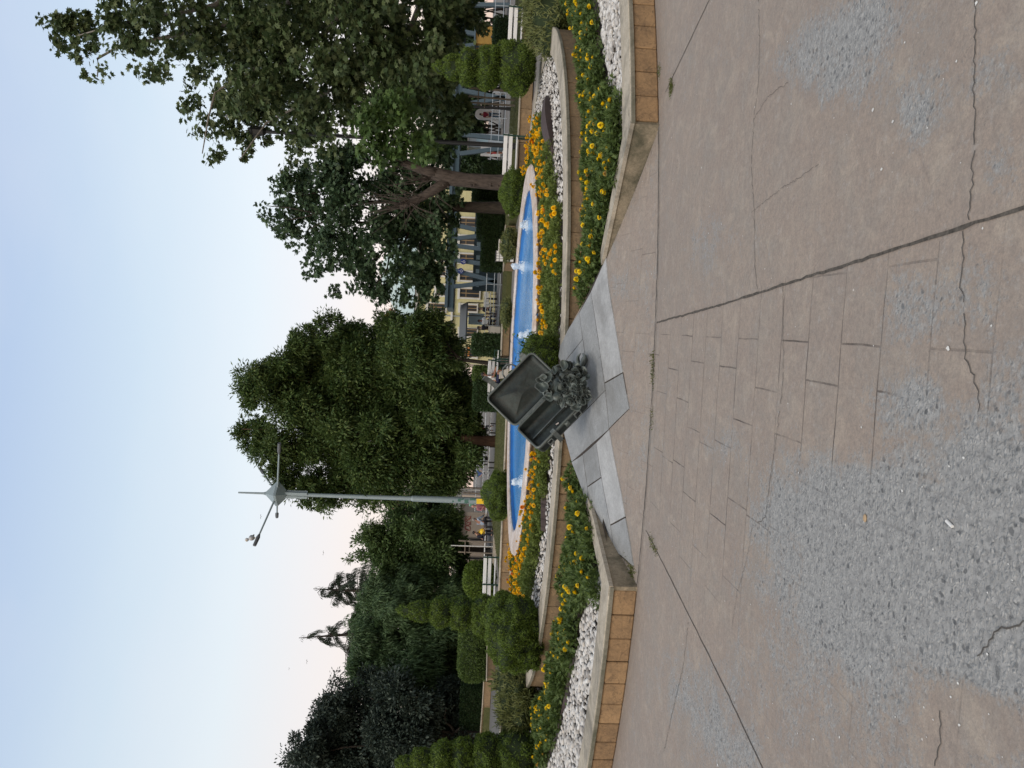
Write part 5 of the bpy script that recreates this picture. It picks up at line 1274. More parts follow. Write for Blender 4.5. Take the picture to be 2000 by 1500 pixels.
c = P(985, 502, 31.5); t = thing('litter_bin', (c[0], c[1], 0), 'white and black lattice litter bin beside the off white planter', 'litter bin')
mb = MB(); mb.box((c[0], c[1], .4), (.36, .36, .75), bev=.02); mb.build('liner', MAT['black_iron'], t)
mb = MB()
for x in (-.18, -.06, .06, .18):
    for z in (.15, .35, .58, .74): mb.box((c[0]+x*.9, c[1]-.185, z), (.09, .02, .14))
mb.build('panel', MAT['white_paint'], t); mb = MB(); mb.box((c[0], c[1], .80), (.40, .40, .05), bev=.01); mb.build('lid', MAT['black_iron'], t)
a = P(926, 1106, 52); t = thing('electric_cabinet', (a[0], 52, 0), 'pale blue grey metal cabinet at the end of the beige wall', 'cabinet')
mb = MB(); mb.box((a[0], 52, .55), (.52, .4, 1.1), bev=.02); mb.build('body', MAT['cabinet'], t); mb = MB(); mb.box((a[0], 51.79, .55), (.44, .02, .95), bev=.006); mb.build('door', MAT['cabinet'], t); mb = MB(); mb.box((a[0]-.17, 51.77, .6), (.03, .03, .12)); mb.build('handle', MAT['black_iron'], t)

# ------------------------------------------------------------------ beige pavilion with graffiti
YW = 60.; a = P(905, 1112, YW); b = P(905, 1000, YW)
t = thing('beige_pavilion', ((a[0]+b[0])/2, YW+3, 0), 'low beige pavilion wall with red graffiti under the park tree', 'pavilion')
H = 2.05; mb = MB(); mb.box(((a[0]+b[0])/2, YW+3, H/2), (b[0]-a[0], 6, H)); mb.build('wall', MAT['beige_render'], t)
mb = MB(); mb.box(((a[0]+b[0])/2, YW+3, H+.28), (b[0]-a[0]+.8, 6.8, .5), bev=.05); mb.build('roof', MAT['concrete_beige'], t)
mb = MB(); xx = P(915, 1060, YW)[0]
for x in (P(0+915, 1053, YW)[0], P(915, 1090, YW)[0]): mb.tube([(x, YW-.12, 0), (x, YW-.12, H)], .07, 8)
mb.build('dark_post', MAT['black_iron'], t)
mb = MB(); gx = P(915, 1022, YW)[0]; gz = P(914, 1022, YW)[2]
MAT['graffiti'] = simple('graffiti_red', (.36, .09, .07), .7)
for k in range(3):
    cx = gx-.38+k*.38; pts = [(cx+.17*math.cos(u*(1+.2*k))*(1+.3*math.sin(2*u)), YW-.02, gz+.22*math.sin(u)+.05*math.sin(3*u)) for u in np.linspace(.3, 6.6, 18)]; mb.tube(pts, .022, 4)
mb.tube([(gx-.55, YW-.02, gz-.1), (gx-.3, YW-.02, gz+.32), (gx-.1, YW-.02, gz-.25), (gx+.25, YW-.02, gz+.3), (gx+.55, YW-.02, gz-.05)], .02, 4); mb.build('graffiti', MAT['graffiti'], t)
def window(mb_f, mb_g, cx, y, z0, z1, wd, lab=None): pass
# distant house behind the park tree
a = P(765, 1012, 95); b = P(765, 962, 95); t = thing('distant_house', ((a[0]+b[0])/2, 98, 0), 'distant beige house gable rising above the park tree', 'house')
mb = MB(); mb.box(((a[0]+b[0])/2, 98, (a[2]-.8)/2), (b[0]-a[0], 6, a[2]-.8)); mb.build('wall', MAT['beige_render'], t)
mb = MB(); z = a[2]-.8; mb.prism([(a[0]-.3, 94.6, z), (b[0]+.3, 94.6, z), ((a[0]+b[0])/2, 94.6, z+1.0)], (0, 6.8, 0)); mb.build('roof', MAT['roof_tile'], t)
mb = MB(); mb.box(((a[0]+b[0])/2, 94.98, a[2]-3), (.9, .06, 1.4)); mb.build('window', MAT['window_dark'], t)

# ------------------------------------------------------------------ yellow timber building
YB = 64.
def bx_(x, y): q = P(x, y, YB); return q[0], q[2]
xl, _ = bx_(900, 705); xr = bx_(900, 372)[0]; ztop = bx_(812, 620)[1]; zmid = bx_(882, 620)[1]
bt = thing('yellow_building', ((xl+xr)/2, YB+5, 0), 'yellow weatherboard building with white window frames behind the terrace', 'building')
mb = MB(); mb.box(((xl+xr)/2, YB+5, ztop/2), (xr-xl, 10, ztop)); mb.build('wall', MAT['boards'], bt)
mb = MB(); mb.box(((xl+xr)/2, YB-.06, zmid), (xr-xl+.2, .3, .16)); mb.box(((xl+xr)/2, YB-.16, ztop), (xr-xl+.5, .55, .28)); mb.build('cornice', MAT['off_white'], bt)
mb = MB(); q = [(xl-.4, YB-.6, ztop+.12), (xr+.4, YB-.6, ztop+.12), (xr+.4, YB+10.6, ztop+.12), (xl-.4, YB+10.6, ztop+.12)]
r1 = (xl+3, YB+5, ztop+2.2); r2 = (xr-3, YB+5, ztop+2.2); mb.add(q+[r1, r2], [(0, 1, 5, 4), (1, 2, 5), (2, 3, 4, 5), (3, 0, 4), (3, 2, 1, 0)]); mb.build('roof', MAT['turquoise_roof'], bt)
for x0, x1, yc, hw in ((836, 870, 600, 7), (852, 870, 567, 10), (836, 870, 530, 8), (836, 870, 500, 8), (836, 870, 640, 7), (898, 936, 573, 8.5), (899, 931, 602, 6), (898, 931, 650, 7), (898, 931, 690, 7), (898, 936, 540, 8), (898, 936, 505, 8), (898, 936, 470, 8), (898, 936, 435, 8)):
    X0 = bx_((x0+x1)/2, yc+hw)[0]; X1 = bx_((x0+x1)/2, yc-hw)[0]; Z0 = bx_(x1, yc)[1]; Z1 = bx_(x0, yc)[1]; cx = (X0+X1)/2; cz = (Z0+Z1)/2; wv = X1-X0; hv = Z1-Z0
    mb = MB(); fw = .13
    mb.box((cx-wv/2-fw/2, YB-.05, cz), (fw, .14, hv+.2)); mb.box((cx+wv/2+fw/2, YB-.05, cz), (fw, .14, hv+.2)); mb.box((cx, YB-.055, Z1+.09), (wv+fw*2.4, .18, .2)); mb.box((cx, YB-.06, Z0-.06), (wv+fw*2.6, .22, .1)); w1 = mb.build('window', MAT['off_white'], bt)
    mb = MB(); mb.box((cx, YB-.012, cz), (wv, .02, hv)); mb.build('pane', MAT['window_dark'], w1)
    mb = MB(); mb.box((cx, YB-.035, cz), (.07, .04, hv)); mb.box((cx, YB-.033, cz+hv*.18), (wv, .036, .06))
    for s in (-1, 1): mb.box((cx+s*(wv/2-.03), YB-.034, cz), (.05, .038, hv))
    mb.build('sash', MAT['frame_wood'], w1)
mb = MB(); q = bx_(900, 618); mb.tube([(q[0], YB-.12, 0), (q[0], YB-.12, ztop)], .05, 6); mb.build('downpipe', MAT['galvanised'], bt)
# houses further back
q = P(760, 560, 92); t = thing('turquoise_house', (q[0], 95, 0), 'far house with a pale turquoise roof showing between the trees', 'house')
zt = P(738, 560, 92)[2]; ze = P(775, 560, 92)[2]; mb = MB(); mb.box((q[0]+2, 96, ze/2), (9, 8, ze)); mb.build('wall', MAT['off_white'], t)
mb = MB(); mb.add([(q[0]-3, 91.5, ze), (q[0]+7, 91.5, ze), (q[0]+7, 100.5, ze), (q[0]-3, 100.5, ze), (q[0]+1, 95, zt), (q[0]+3, 95, zt)], [(0, 1, 5, 4), (1, 2, 5), (2, 3, 4, 5), (3, 0, 4), (3, 2, 1, 0)]); mb.build('roof', MAT['turquoise_roof'], t)
q = P(770, 632, 88); t = thing('cream_house', (q[0], 91, 0), 'far cream house with a yellow roof crest left of the yellow building', 'house')
zt = P(764, 632, 88)[2]; mb = MB(); mb.box((q[0]-1.5, 91, zt/2), (6, 6, zt)); mb.build('wall', MAT['beige_render'], t)
mb = MB(); mb.box((q[0]-1.5, 91, zt+.12), (6.4, 6.4, .3)); mb.build('roof', MAT['roof_tile'], t)
mb = MB(); z = zt+.25; mb.prism([(q[0]-.2, 87.9, z), (q[0]+1.2, 87.9, z), (q[0]+.9, 87.9, z+.5), (q[0]+.5, 87.9, z+.35), (q[0]+.35, 87.9, z+.9), (q[0], 87.9, z+.5)], (0, .3, 0)); mb.build('crest', MAT['sticker_yellow'], t)
# awning of the terrace
YA = 58.; a = P(912, 590, YA); b = P(910, 668, YA); t = thing('terrace_awning', ((a[0]+b[0])/2, YA+1.4, 0), 'dark grey terrace awning on thin posts in front of the yellow building', 'awning')
z = a[2]; mb = MB(); mb.prism([(b[0], YA, z-.1), (a[0], YA, z-.1), (a[0], YA, z), (b[0], YA, z)], (0, .05, 0)); mb.add([(b[0], YA, z), (a[0], YA, z), (a[0], YA+2.8, z+.55), (b[0], YA+2.8, z+.55), (b[0], YA, z-.06), (a[0], YA, z-.06), (a[0], YA+2.8, z+.49), (b[0], YA+2.8, z+.49)], [(0, 1, 2, 3), (7, 6, 5, 4), (0, 4, 5, 1), (1, 5, 6, 2), (2, 6, 7, 3), (3, 7, 4, 0)]); mb.build('canopy', MAT['awning'], t)
for u in (0, .33, .66, 1): mb = MB(); x = a[0]+(b[0]-a[0])*u; mb.tube([(x, YA+.1, 0), (x, YA+.1, z-.08)], .04, 6); mb.build('post', MAT['black_iron'], t)
q = P(930, 623, 61); t = thing('notice_board', (q[0], 61, 0), 'pale blue notice board behind the terrace tables', 'board'); mb = MB(); mb.box((q[0], 61, q[2]), (.9, .05, 1.2), bev=.01); mb.build('panel', MAT['pale_blue'], t); mb = MB()
for s in (-1, 1): mb.bar((q[0]+s*.4, 61.04, 0), (q[0]+s*.4, 61.04, q[2]+.6), .05)
mb.build('leg', MAT['black_iron'], t)
q = P(915, 687, 62); t = thing('shop_sign', (q[0], 62, q[2]), 'small orange lit shop sign beside the dark ash tree', 'sign'); mb = MB(); mb.box((q[0], 62, q[2]), (.85, .08, .34), bev=.01); mb.build('board', MAT['black_iron'], t); mb = MB()
for k, wv in enumerate((.1, .08, .12, .07, .1)): mb.box((q[0]-.3+k*.15, 61.95, q[2]+.01*(k % 2)), (wv, .02, .15))
mb.build('lettering', MAT['orange_glow'], t)
mb = MB(); mb.bar((q[0], 62.1, 0), (q[0], 62.1, q[2]), .06); mb.build('post', MAT['black_iron'], t)

# ------------------------------------------------------------------ steel footbridge on slanting struts
YF = 57.; fx = lambda x, y, Y=YF: P(x, y, Y)
ft = thing('steel_footbridge', (fx(900, 300)[0], YF, 0), 'blue grey steel canopy bridge on slanting struts behind the hedges on the right', 'bridge')
L_, R_ = fx(886, 602)[0], fx(886, -60)[0]; zb = fx(893, 470)[2]; 
mb = MB(); mb.box(((L_+R_)/2, YF+1.5, zb+.32), (R_-L_, 3.2, .5), bev=.04); mb.build('deck_beam', MAT['steel_blue_dark'], ft)
mb = MB(); mb.box(((L_+R_)/2, YF-.15, zb+.62), (R_-L_, .2, .22)); mb.build('edge_beam', MAT['steel_blue'], ft)
for ya, yb in ((560, 549), (528, 551), (508, 519), (480, 492-2), (466, 455), (440, 462-4), (205, 188), (176, 192), (90, 78), (62, 76), (8, 8), (300, 288), (262, 270)):
    mb = MB(); a = np.array([fx(890, ya)[0], YF, zb+.1]); b = np.array([fx(960, yb)[0], YF, 0]); mb.bar(a, b, .30, .22); mb.build('strut', MAT['steel_blue'], ft)
mb = MB(); mb.box(((fx(930, 560)[0]+fx(930, 385)[0])/2, YF+2.6, .95), (fx(930, 385)[0]-fx(930, 560)[0], .1, 1.9)); mb.build('glazed_screen', MAT['steel_blue_dark'], ft)
mb = MB()
for y in (548, 520, 492, 465, 440, 412): x = fx(930, y)[0]; mb.box((x, YF+2.52, 1.55), (.32, .03, .28))
mb.build('notice', MAT['pale_blue'], ft)
def round_sign(y, x, label):
    q = fx(x, y); t = thing('round_sign', (q[0], YF-.3, q[2]), label, 'sign'); mb = MB(); q = np.array([q[0], YF-.28, q[2]])
    n = 20; mb.prism([q+np.array([math.cos(2*PI*k/n)*.21, 0, math.sin(2*PI*k/n)*.21]) for k in range(n)], (0, .03, 0)); mb.build('disc', MAT['sign_blue'], t)
    mb = MB(); p = q+(0, -.012, 0); mb.tube([p+(0, 0, .11), p+(-.015, 0, .0), p+(.065, 0, -.005), p+(.085, 0, -.09)], .015, 5); mb.tube([p+np.array([.085*math.cos(u)-.015, 0, .085*math.sin(u)-.045]) for u in np.linspace(2.0, 5.6, 10)], .014, 5); mb.ball(p+(0, 0, .14), .024, 6, 4); mb.build('wheelchair_symbol', MAT['white_paint'], t)
round_sign(512, 905, 'round blue wheelchair sign on the footbridge strut, right one'); round_sign(530, 900, 'round blue wheelchair sign on the footbridge strut, left one')
q = fx(903, 108, 54); t = thing('blue_sign', (q[0], 54, q[2]), 'rectangular blue sign with white wheelchair symbol above the right topiary', 'sign'); mb = MB(); mb.box((q[0], 54, q[2]), (.42, .04, .85), bev=.01); mb.build('plate', MAT['sign_blue'], t)
mb = MB(); p = np.array([q[0], 53.965, q[2]]); mb.tube([p+(0, 0, .12), p+(-.02, 0, -.02), p+(.08, 0, -.03), p+(.1, 0, -.14)], .018, 5); mb.tube([p+np.array([.09*math.cos(u)-.02, 0, .09*math.sin(u)-.08]) for u in np.linspace(2.0, 5.6, 10)], .016, 5); mb.box(p+(0, 0, .3), (.22, .02, .05)); mb.box(p+(0, 0, -.3), (.22, .02, .04)); mb.build('wheelchair_symbol', MAT['white_paint'], t)
mb = MB(); mb.bar((q[0], 54.06, 0), (q[0], 54.06, q[2]+.4), .06); mb.build('post', MAT['galvanised'], t)
# railings
def railing(pts, h, label, posts=1.2, rails=(.12, .5, 1.0), z0=0):
    c = np.mean(np.array(pts), 0); t = thing('railing', (c[0], c[1], z0), label, 'railing'); mr, mpst = MB(), MB()
    for a, b in zip(pts[:-1], pts[1:]):
        a = np.array([*a, z0]); b = np.array([*b, z0]); L = np.linalg.norm(b-a); n = max(1, int(L/posts))
        for r in rails: mr.tube([a+(0, 0, r*h), b+(0, 0, r*h)], .025, 6)
        for i in range(n+1): q = a+(b-a)*i/n; mpst.tube([q, q+(0, 0, h)], .028, 6)
    mr.build('rail', MAT['galvanised'], t); mpst.build('post', MAT['galvanised'], t)
railing([(fx(960, 636, 47)[0], 47), (fx(960, 515, 47)[0], 47)], .95, 'galvanised railing along the terrace in front of the yellow building', 1.0)
railing([(fx(960, 330, 52)[0], 52), (fx(960, 180, 52)[0], 52)], 1.0, 'white railing behind the lawn on the right', 1.3)
railing([(fx(960, 110, 50)[0], 50), (fx(960, -40, 50)[0], 50)], 1.1, 'white railing at the far right edge', 1.5)
railing([(fx(950, 1000, 56)[0], 56), (fx(950, 800, 56)[0], 56)], 1.0, 'far white railing behind the row of backless benches', 1.5)
mb = MB(); mb.box((fx(970, 560, 49)[0], 50, .05), (9, 6, .22)); tag(mb.build('terrace', MAT['path']), kind='structure')
# white arch panel
q = fx(978, 226, 61); zt = fx(928, 226, 61)[2]; t = thing('photo_arch', (q[0], 61, 0), 'white round topped photo arch on a white step behind the woman in red', 'arch'); w2 = .42
n = 12; pts = [(q[0]-w2, 60.9, .25), (q[0]+w2, 60.9, .25)]+[(q[0]+w2*math.cos(PI*k/n), 60.9, zt-w2+w2*math.sin(PI*k/n)) for k in range(n+1)]
mb = MB(); mb.prism(pts, (0, .12, 0)); mb.build('panel', MAT['white_paint'], t); mb = MB(); mb.box((q[0], 61, .13), (1.7, .9, .26), bev=.02); mb.build('step', MAT['white_paint'], t)
q = fx(960, 296, 58); t = thing('white_board', (q[0], 58, 0), 'white notice board behind the person in red shorts', 'board'); mb = MB(); mb.box((q[0], 58, .95), (.75, .06, 1.5), bev=.01); mb.build('panel', MAT['white_paint'], t); mb = MB()
for s in (-1, 1): mb.bar((q[0]+s*.33, 58.06, 0), (q[0]+s*.33, 58.06, 1.7), .05)
mb.build('leg', MAT['galvanised'], t)
q = fx(940, 272, 58); t = thing('grey_kiosk', (q[0], 59, 0), 'pale grey panelled kiosk left of the white photo arch', 'kiosk'); mb = MB(); mb.box((q[0], 59, 1.3), (1.05, 1.4, 2.6), bev=.03); mb.build('body', MAT['cabinet'], t); mb = MB(); mb.box((q[0], 58.28, 1.6), (.7, .04, .9), bev=.01); mb.build('panel', MAT['pale_blue'], t); mb = MB(); mb.box((q[0], 59, 2.66), (1.3, 1.7, .12), bev=.02); mb.build('roof', MAT['white_paint'], t)
q = fx(945, 62, 56); t = thing('ochre_kiosk', (q[0], 57, 0), 'ochre panelled kiosk wall under the plane branches at the right', 'kiosk'); mb = MB(); mb.box((q[0], 57, 1.2), (1.3, 1, 2.4), bev=.03); MAT['ochre'] = simple('ochre', (.34, .20, .04)); mb.build('body', MAT['ochre'], t); mb = MB(); mb.box((q[0], 57, 2.45), (1.6, 1.3, .12), bev=.02); mb.build('roof', MAT['steel_blue'], t)

# ------------------------------------------------------------------ dark backdrop shrubs, one by one
MAT['leaf_bush'] = leafy('bush_leaf', [(.02, .04, .016), (.035, .062, .022), (.055, .09, .03)], .25)
for k, (x, y, r, Y, lab) in enumerate(((905, 30, 55, 62, 'dark green bush behind the white railing at the right edge'), (930, 80, 40, 66, 'dark green bush behind the ochre kiosk'), (925, 150, 50, 68, 'dark green bush behind the tiered topiary on the right'), (905, 250, 50, 70, 'tall dark bush behind the photo arch'), (920, 330, 45, 66, 'dark bush behind the brown tree trunk'),
                                     (900, 1180, 60, 60, 'dark bush behind the tall tiered topiary'), (905, 1300, 60, 58, 'dark bush under the willow like tree'), (900, 1400, 70, 56, 'dark bush under the evergreen'), (905, 1490, 60, 56, 'dark bush at the far left edge'), (925, 900, 22, 66, 'low dark bush behind the far railing under the ash'), (910, 1120, 40, 66, 'dark bush left of the pale cabinet'), (885, 10, 70, 74, 'tall dark thicket behind the footbridge at the right edge'), (880, 110, 70, 75, 'tall dark thicket behind the footbridge above the right topiary'), (885, 200, 60, 76, 'tall dark thicket behind the footbridge left of the right topiary'), (890, 300, 60, 75, 'tall dark thicket behind the grey kiosk'), (925, 240, 42, 80, 'low dark thicket far behind the photo arch'), (925, 310, 42, 80, 'low dark thicket far behind the white notice board'), (925, 170, 42, 80, 'low dark thicket far behind the staked sapling on the right'), (905, 370, 45, 74, 'dark thicket behind the dark plane trunk'))):
    b = P(x, y, Y); b[2] = 0; t = thing('backdrop_bush', b, lab, 'bush')
    crown('foliage', t, MAT['leaf_bush'], [(x, y, r*.7), (x+r*.3, y-r*.5, r*.6), (x+r*.3, y+r*.5, r*.6), (x-r*.4, y, r*.5)], Y, (.34, .18), 'oval', 2.6, clump=.7, shell=.2)
    mb = MB()
    for _ in range(5): mb.tube([b+rdir(1)[0]*(.3, .3, 0), P(x, y+random.uniform(-r, r)*.5, Y)], [.07, .02], 5)
    mb.build('stem', MAT['bark_dark'], t)

# ------------------------------------------------------------------ people
MAT['skin'] = simple('skin', (.42, .25, .18), .6, .1); MAT['skin_dark'] = simple('tanned_skin', (.26, .13, .085), .6, .1); MAT['hair'] = simple('hair', (.02, .016, .014), .6); MAT['hair_grey'] = simple('grey_hair', (.28, .26, .25), .7)
def cloth(c): 
    k = 'cloth_%d_%d_%d' % tuple(int(q*100) for q in c)
    if k not in MAT: MAT[k] = simple(k, c, .85, .25, 9, bump=.3, bscale=25)
    return MAT[k]
def skinned(name, joints, edges, mat, parent, sub=1):
    me = bpy.data.meshes.new(name); me.from_pydata([tuple(map(float, j[0])) for j in joints], edges, []); o = bpy.data.objects.new(name, me); COL.objects.link(o)
    md = o.modifiers.new('s', 'SKIN'); md.use_smooth_shade = True
    for d, j in zip(me.skin_vertices[0].data, joints): d.radius = (j[1], j[2] if len(j) > 2 else j[1])
    me.skin_vertices[0].data[0].use_root = True
    sb = o.modifiers.new('u', 'SUBSURF'); sb.levels = sub; sb.render_levels = sub
    dg = bpy.context.evaluated_depsgraph_get(); m2 = bpy.data.meshes.new_from_object(o.evaluated_get(dg)); bpy.data.objects.remove(o)
    m2.polygons.foreach_set('use_smooth', [True]*len(m2.polygons)); m2.name = name
    return link(name, m2, mat, parent)
def person(loc, rz, label, pose, shirt, trousers, skin='skin', hair='hair', long_hair=False, short_sleeve=True, shorts=False, lean=.0, scarf=None, h=1.0):
    """pose: 'stand' or 'sit'; the figure faces local -y"""
    t = thing('person', loc, label, 'person', rz=rz)
    sit = pose == 'sit'; hip = .50 if sit else .93
    ln = lean
    def up(z, fw=0): return np.array([0, -math.sin(ln)*z-fw, hip+math.cos(ln)*z])
    pel, wst, cst, nck, hd0, hd1 = up(0), up(.2), up(.40), up(.53), up(.58, .02), up(.78, .03)
    J = [(pel, .13, .10), (wst, .125, .095), (cst, .15, .105), (nck, .055, .055), (hd0+(0, 0, .03), .062, .07), (hd0*.5+hd1*.5, .078, .092), (hd1, .055, .065)]
    E = [(0, 1), (1, 2), (2, 3), (3, 4), (4, 5), (5, 6)]
    arms, legs = [], []
    for s in (-1, 1):
        sh = up(.46)+np.array([s*.18, 0, 0]); el = sh+(np.array([s*.06, -.10, -.26]) if sit else np.array([s*.05, .01, -.28])); wr = el+(np.array([-s*.07, -.24, -.06]) if sit else np.array([-s*.0, -.07, -.25])); hn = wr+unit(wr-el)*.09
        i = len(J); J += [(sh, .058), (el, .042), (wr, .03), (hn, .036, .02)]; E += [(2, i), (i, i+1), (i+1, i+2), (i+2, i+3)]; arms.append((sh, el, wr))
        hp = pel+np.array([s*.095, 0, -.04]); kn = (hp+np.array([s*.05, -.42, .02])) if sit else hp+np.array([s*.02, -.02-.03*s, -.43]); an = (kn+np.array([0, .02-.05*s, -.42])) if sit else kn+np.array([0, .03+.04*s, -.40]); toe = an+np.array([s*.03, -.16, -.04])
        i = len(J); J += [(hp, .09), (kn, .06), (an, .042), (toe, .042, .03)]; E += [(0, i), (i, i+1), (i+1, i+2), (i+2, i+3)]; legs.append((hp, kn, an, toe))
        for fgr in range(4):
            i = len(J); o = hn+np.array([(fgr-1.5)*.018, -.01, -.0]); J += [(o+unit(wr-el)*.05, .009), (o+unit(wr-el)*.085+np.array([0, -.01, -.01]), .007)]; E += [(i-1 if False else len(J)-3-0 if False else [k for k in range(len(J)) if J[k][0] is hn][0], i), (i, i+1)]
        i = len(J); J += [(hn+np.array([-s*.035, -.02, .0]), .010), (hn+np.array([-s*.045, -.03, 0])+unit(wr-el)*.03, .008)]; E += [([k for k in range(len(J)) if J[k][0] is hn][0], i), (i, i+1)]
    L0 = np.array(loc, float)
    body = skinned('body', J, E, MAT[skin], t)
    hc = (hd0+hd1)/2+np.array([0, 0, .01])
    mb = MB(); mb.add([], [])
    Rm = lambda p: p
    def lb(mbx, nm, m, par=t, sm=True):
        me = bpy.data.meshes.new(nm); me.from_pydata(mbx.v, [], mbx.f); 
        if sm: me.polygons.foreach_set('use_smooth', [True]*len(me.polygons))
        return link(nm, me, m, par)
    mb = MB(); mb.ball(hc+(0, -.098, -.012), (.014, .022, .022), 8, 6)
    for s in (-1, 1): mb.ball(hc+(s*.088, .0, -.005), (.012, .022, .032), 8, 6)
    lb(mb, 'nose_and_ears', MAT[skin])
    mb = MB()
    for s in (-1, 1): mb.ball(hc+(s*.032, -.088, .022), (.013, .008, .008), 8, 5)
    mb.ball(hc+(0, -.088, -.048), (.026, .006, .007), 8, 5); lb(mb, 'eyes_and_mouth', MAT['hair'])
    mb = MB(); mb.ball(hc+(0, .018, .035), (.093, .104, .098), 16, 10)
    if long_hair: mb.ball(hc+(0, .06, -.10), (.095, .06, .20), 14, 9)
    lb(mb, 'hair' if scarf is None else 'headscarf', MAT[hair] if scarf is None else cloth(scarf))
    # clothing follows the body
    SJ = [(up(-.04), .145, .115), (wst, .142, .11), (cst, .165, .12), (up(.475), .10, .08)]; SE = [(0, 1), (1, 2), (2, 3)]
    for sh, el, wr in arms:
        i = len(SJ); end = el*.75+sh*.25 if short_sleeve else wr; SJ += [(sh, .075), ((sh+end)/2 if short_sleeve else el, .062 if short_sleeve else .055), (end, .058 if short_sleeve else .042)]; SE += [(2, i), (i, i+1), (i+1, i+2)]
    skinned('shirt', SJ, SE, cloth(shirt), t)
    TJ = [(pel+(0, 0, .03), .14, .115)]; TE = []
    for hp, kn, an, toe in legs:
        i = len(TJ); e = kn*.9+hp*.1 if shorts else an+np.array([0, 0, .03]); TJ += [(hp, .105), ((hp+e)/2 if shorts else kn, .088 if shorts else .073), (e, .08 if shorts else .062)]; TE += [(0, i), (i, i+1), (i+1, i+2)]
    skinned('shorts' if shorts else 'trousers', TJ, TE, cloth(trousers), t)
    for hp, kn, an, toe in legs:
        mb = MB(); mb.ball((an*.35+toe*.65)+np.array([0, 0, -.005]), (.05, .13, .045), 12, 8); lb(mb, 'shoe', cloth((.5, .5, .5)) if shorts else MAT['black_iron'])
    t.scale = (h, h, h); return t
def at(x, y, Y, z=0): q = P(x, y, Y); return (q[0], Y, z)
person(at(960, 742, 33.2, .02), 1.25, 'man in white T-shirt and navy shorts sitting on a bench behind the suitcase', 'sit', (.72, .72, .72), (.015, .02, .06), 'skin_dark', 'hair', shorts=True, lean=.35, h=.92)
person(at(940, 425, 50), .3, 'standing man in a white shirt above the dark hedge', 'stand', (.75, .75, .78), (.03, .03, .04), 'skin_dark', 'hair_grey')
person(at(950, 224, 59.5, .26), .2, 'woman in a dark red shirt standing in front of the white photo arch', 'stand', (.20, .012, .03), (.05, .08, .12), 'skin', 'hair', long_hair=True, h=.95)
person(at(940, 603, 51.5, .1), -1.0, 'woman in black with long dark hair sitting at the terrace', 'sit', (.012, .012, .014), (.3, .3, .32), 'skin', 'hair', long_hair=True)
person(at(940, 627, 52, .1), .5, 'man in a white shirt sitting under the terrace awning', 'sit', (.75, .75, .76), (.05, .05, .07), 'skin_dark', 'hair')
person(at(940, 640, 52.5, .1), .9, 'person in black sitting at the left end of the terrace', 'sit', (.02, .02, .024), (.02, .02, .025), 'skin', 'hair', short_sleeve=False)
person(at(945, 1023, 44.6), PI*.85, 'hunched person in a pale blue shirt seen from behind on a backless bench', 'sit', (.30, .37, .47), (.05, .05, .06), 'skin_dark', 'hair_grey', short_sleeve=False, lean=.55, h=1.02)
person(at(945, 990, 46), .4, 'woman in a pink flowered dress and pink headscarf on a bench beside the lamp mast', 'sit', (.40, .16, .19), (.32, .13, .15), 'skin', 'hair', short_sleeve=False, scarf=(.55, .33, .30), lean=.1)
person(at(930, 983, 57), .3, 'standing person in a white and mint green shirt behind the lamp mast', 'stand', (.30, .62, .47), (.4, .4, .4), 'skin', 'hair')
person(at(945, 1052, 45), 1.2, 'person in dark clothes leaning on a bench near the yellow bag', 'sit', (.015, .018, .035), (.015, .018, .035), 'skin', 'hair', short_sleeve=False, lean=.6)
person(at(955, 297, 57.2), 1.0, 'person in a grey top and red shorts in front of the white notice board', 'stand', (.45, .45, .48), (.4, .05, .05), 'skin_dark', 'hair', shorts=True)
person(at(955, 72, 49), .6, 'person in brown sitting behind the dark square hedge on the right', 'sit', (.14, .07, .055), (.2, .12, .1), 'skin_dark', 'hair')
person(at(930, 838, 54), .3, 'person in red sitting beyond the far railing right of the ash trunk', 'sit', (.45, .03, .05), (.05, .05, .06), 'skin', 'hair')
person(at(920, 925, 58), .3, 'person in blue and white sitting beyond the far railing left of the ash trunk', 'sit', (.12, .2, .45), (.5, .5, .5), 'skin', 'hair')
q = at(952, 1038, 44.7, .47); t = thing('yellow_bag', q, 'bright yellow bag on the bench beside the hunched person', 'bag'); mb = MB(); mb.ball(np.array(q)+(0, 0, .15), (.19, .12, .16), 14, 9, lump_mod(8, .12, 5).__call__ and (lambda d: 1.0+.08*math.sin(5*d[0]+3*d[2]))); mb.build('body', MAT['sticker_yellow'], t, smooth=True); mb = MB(); mb.tube([np.array(q)+(-.08, 0, .28), np.array(q)+(-.05, 0, .4), np.array(q)+(.05, 0, .4), np.array(q)+(.08, 0, .28)], .012, 6); mb.build('strap', MAT['sticker_yellow'], t)

# terrace tables and chairs
def chair():
    t = thing('cafe_chair', (0, 0, 0), 'x', 'chair', 'chairs on the terrace'); mb = MB(); mb.box((0, 0, .45), (.42, .42, .04), bev=.01); mb.build('seat', MAT['off_white'], t)
    mb = MB(); mb.box((0, .2, .72), (.42, .04, .34), bev=.01); mb.build('backrest', MAT['off_white'], t)
    for a in (-1, 1):
        for b in (-1, 1): mb = MB(); mb.bar((a*.18, b*.18, 0), (a*.18, b*.18, .45 if b < 0 else .6), .03); mb.build('leg', MAT['black_iron'], t)
    return t
def table():
    t = thing('cafe_table', (0, 0, 0), 'x', 'table', 'tables on the terrace'); mb = MB(); mb.lathe((0, 0, .72), [(.02, 0), (.40, 0), (.40, .03), (.02, .03)], 18); mb.build('table_top', MAT['off_white'], t); mb = MB(); mb.tube([(0, 0, .02), (0, 0, .72)], .03, 8); mb.lathe((0, 0, 0), [(.25, 0), (.25, .02), (.03, .04)], 14); mb.build('pedestal', MAT['black_iron'], t); return t
ch, tb = chair(), table()
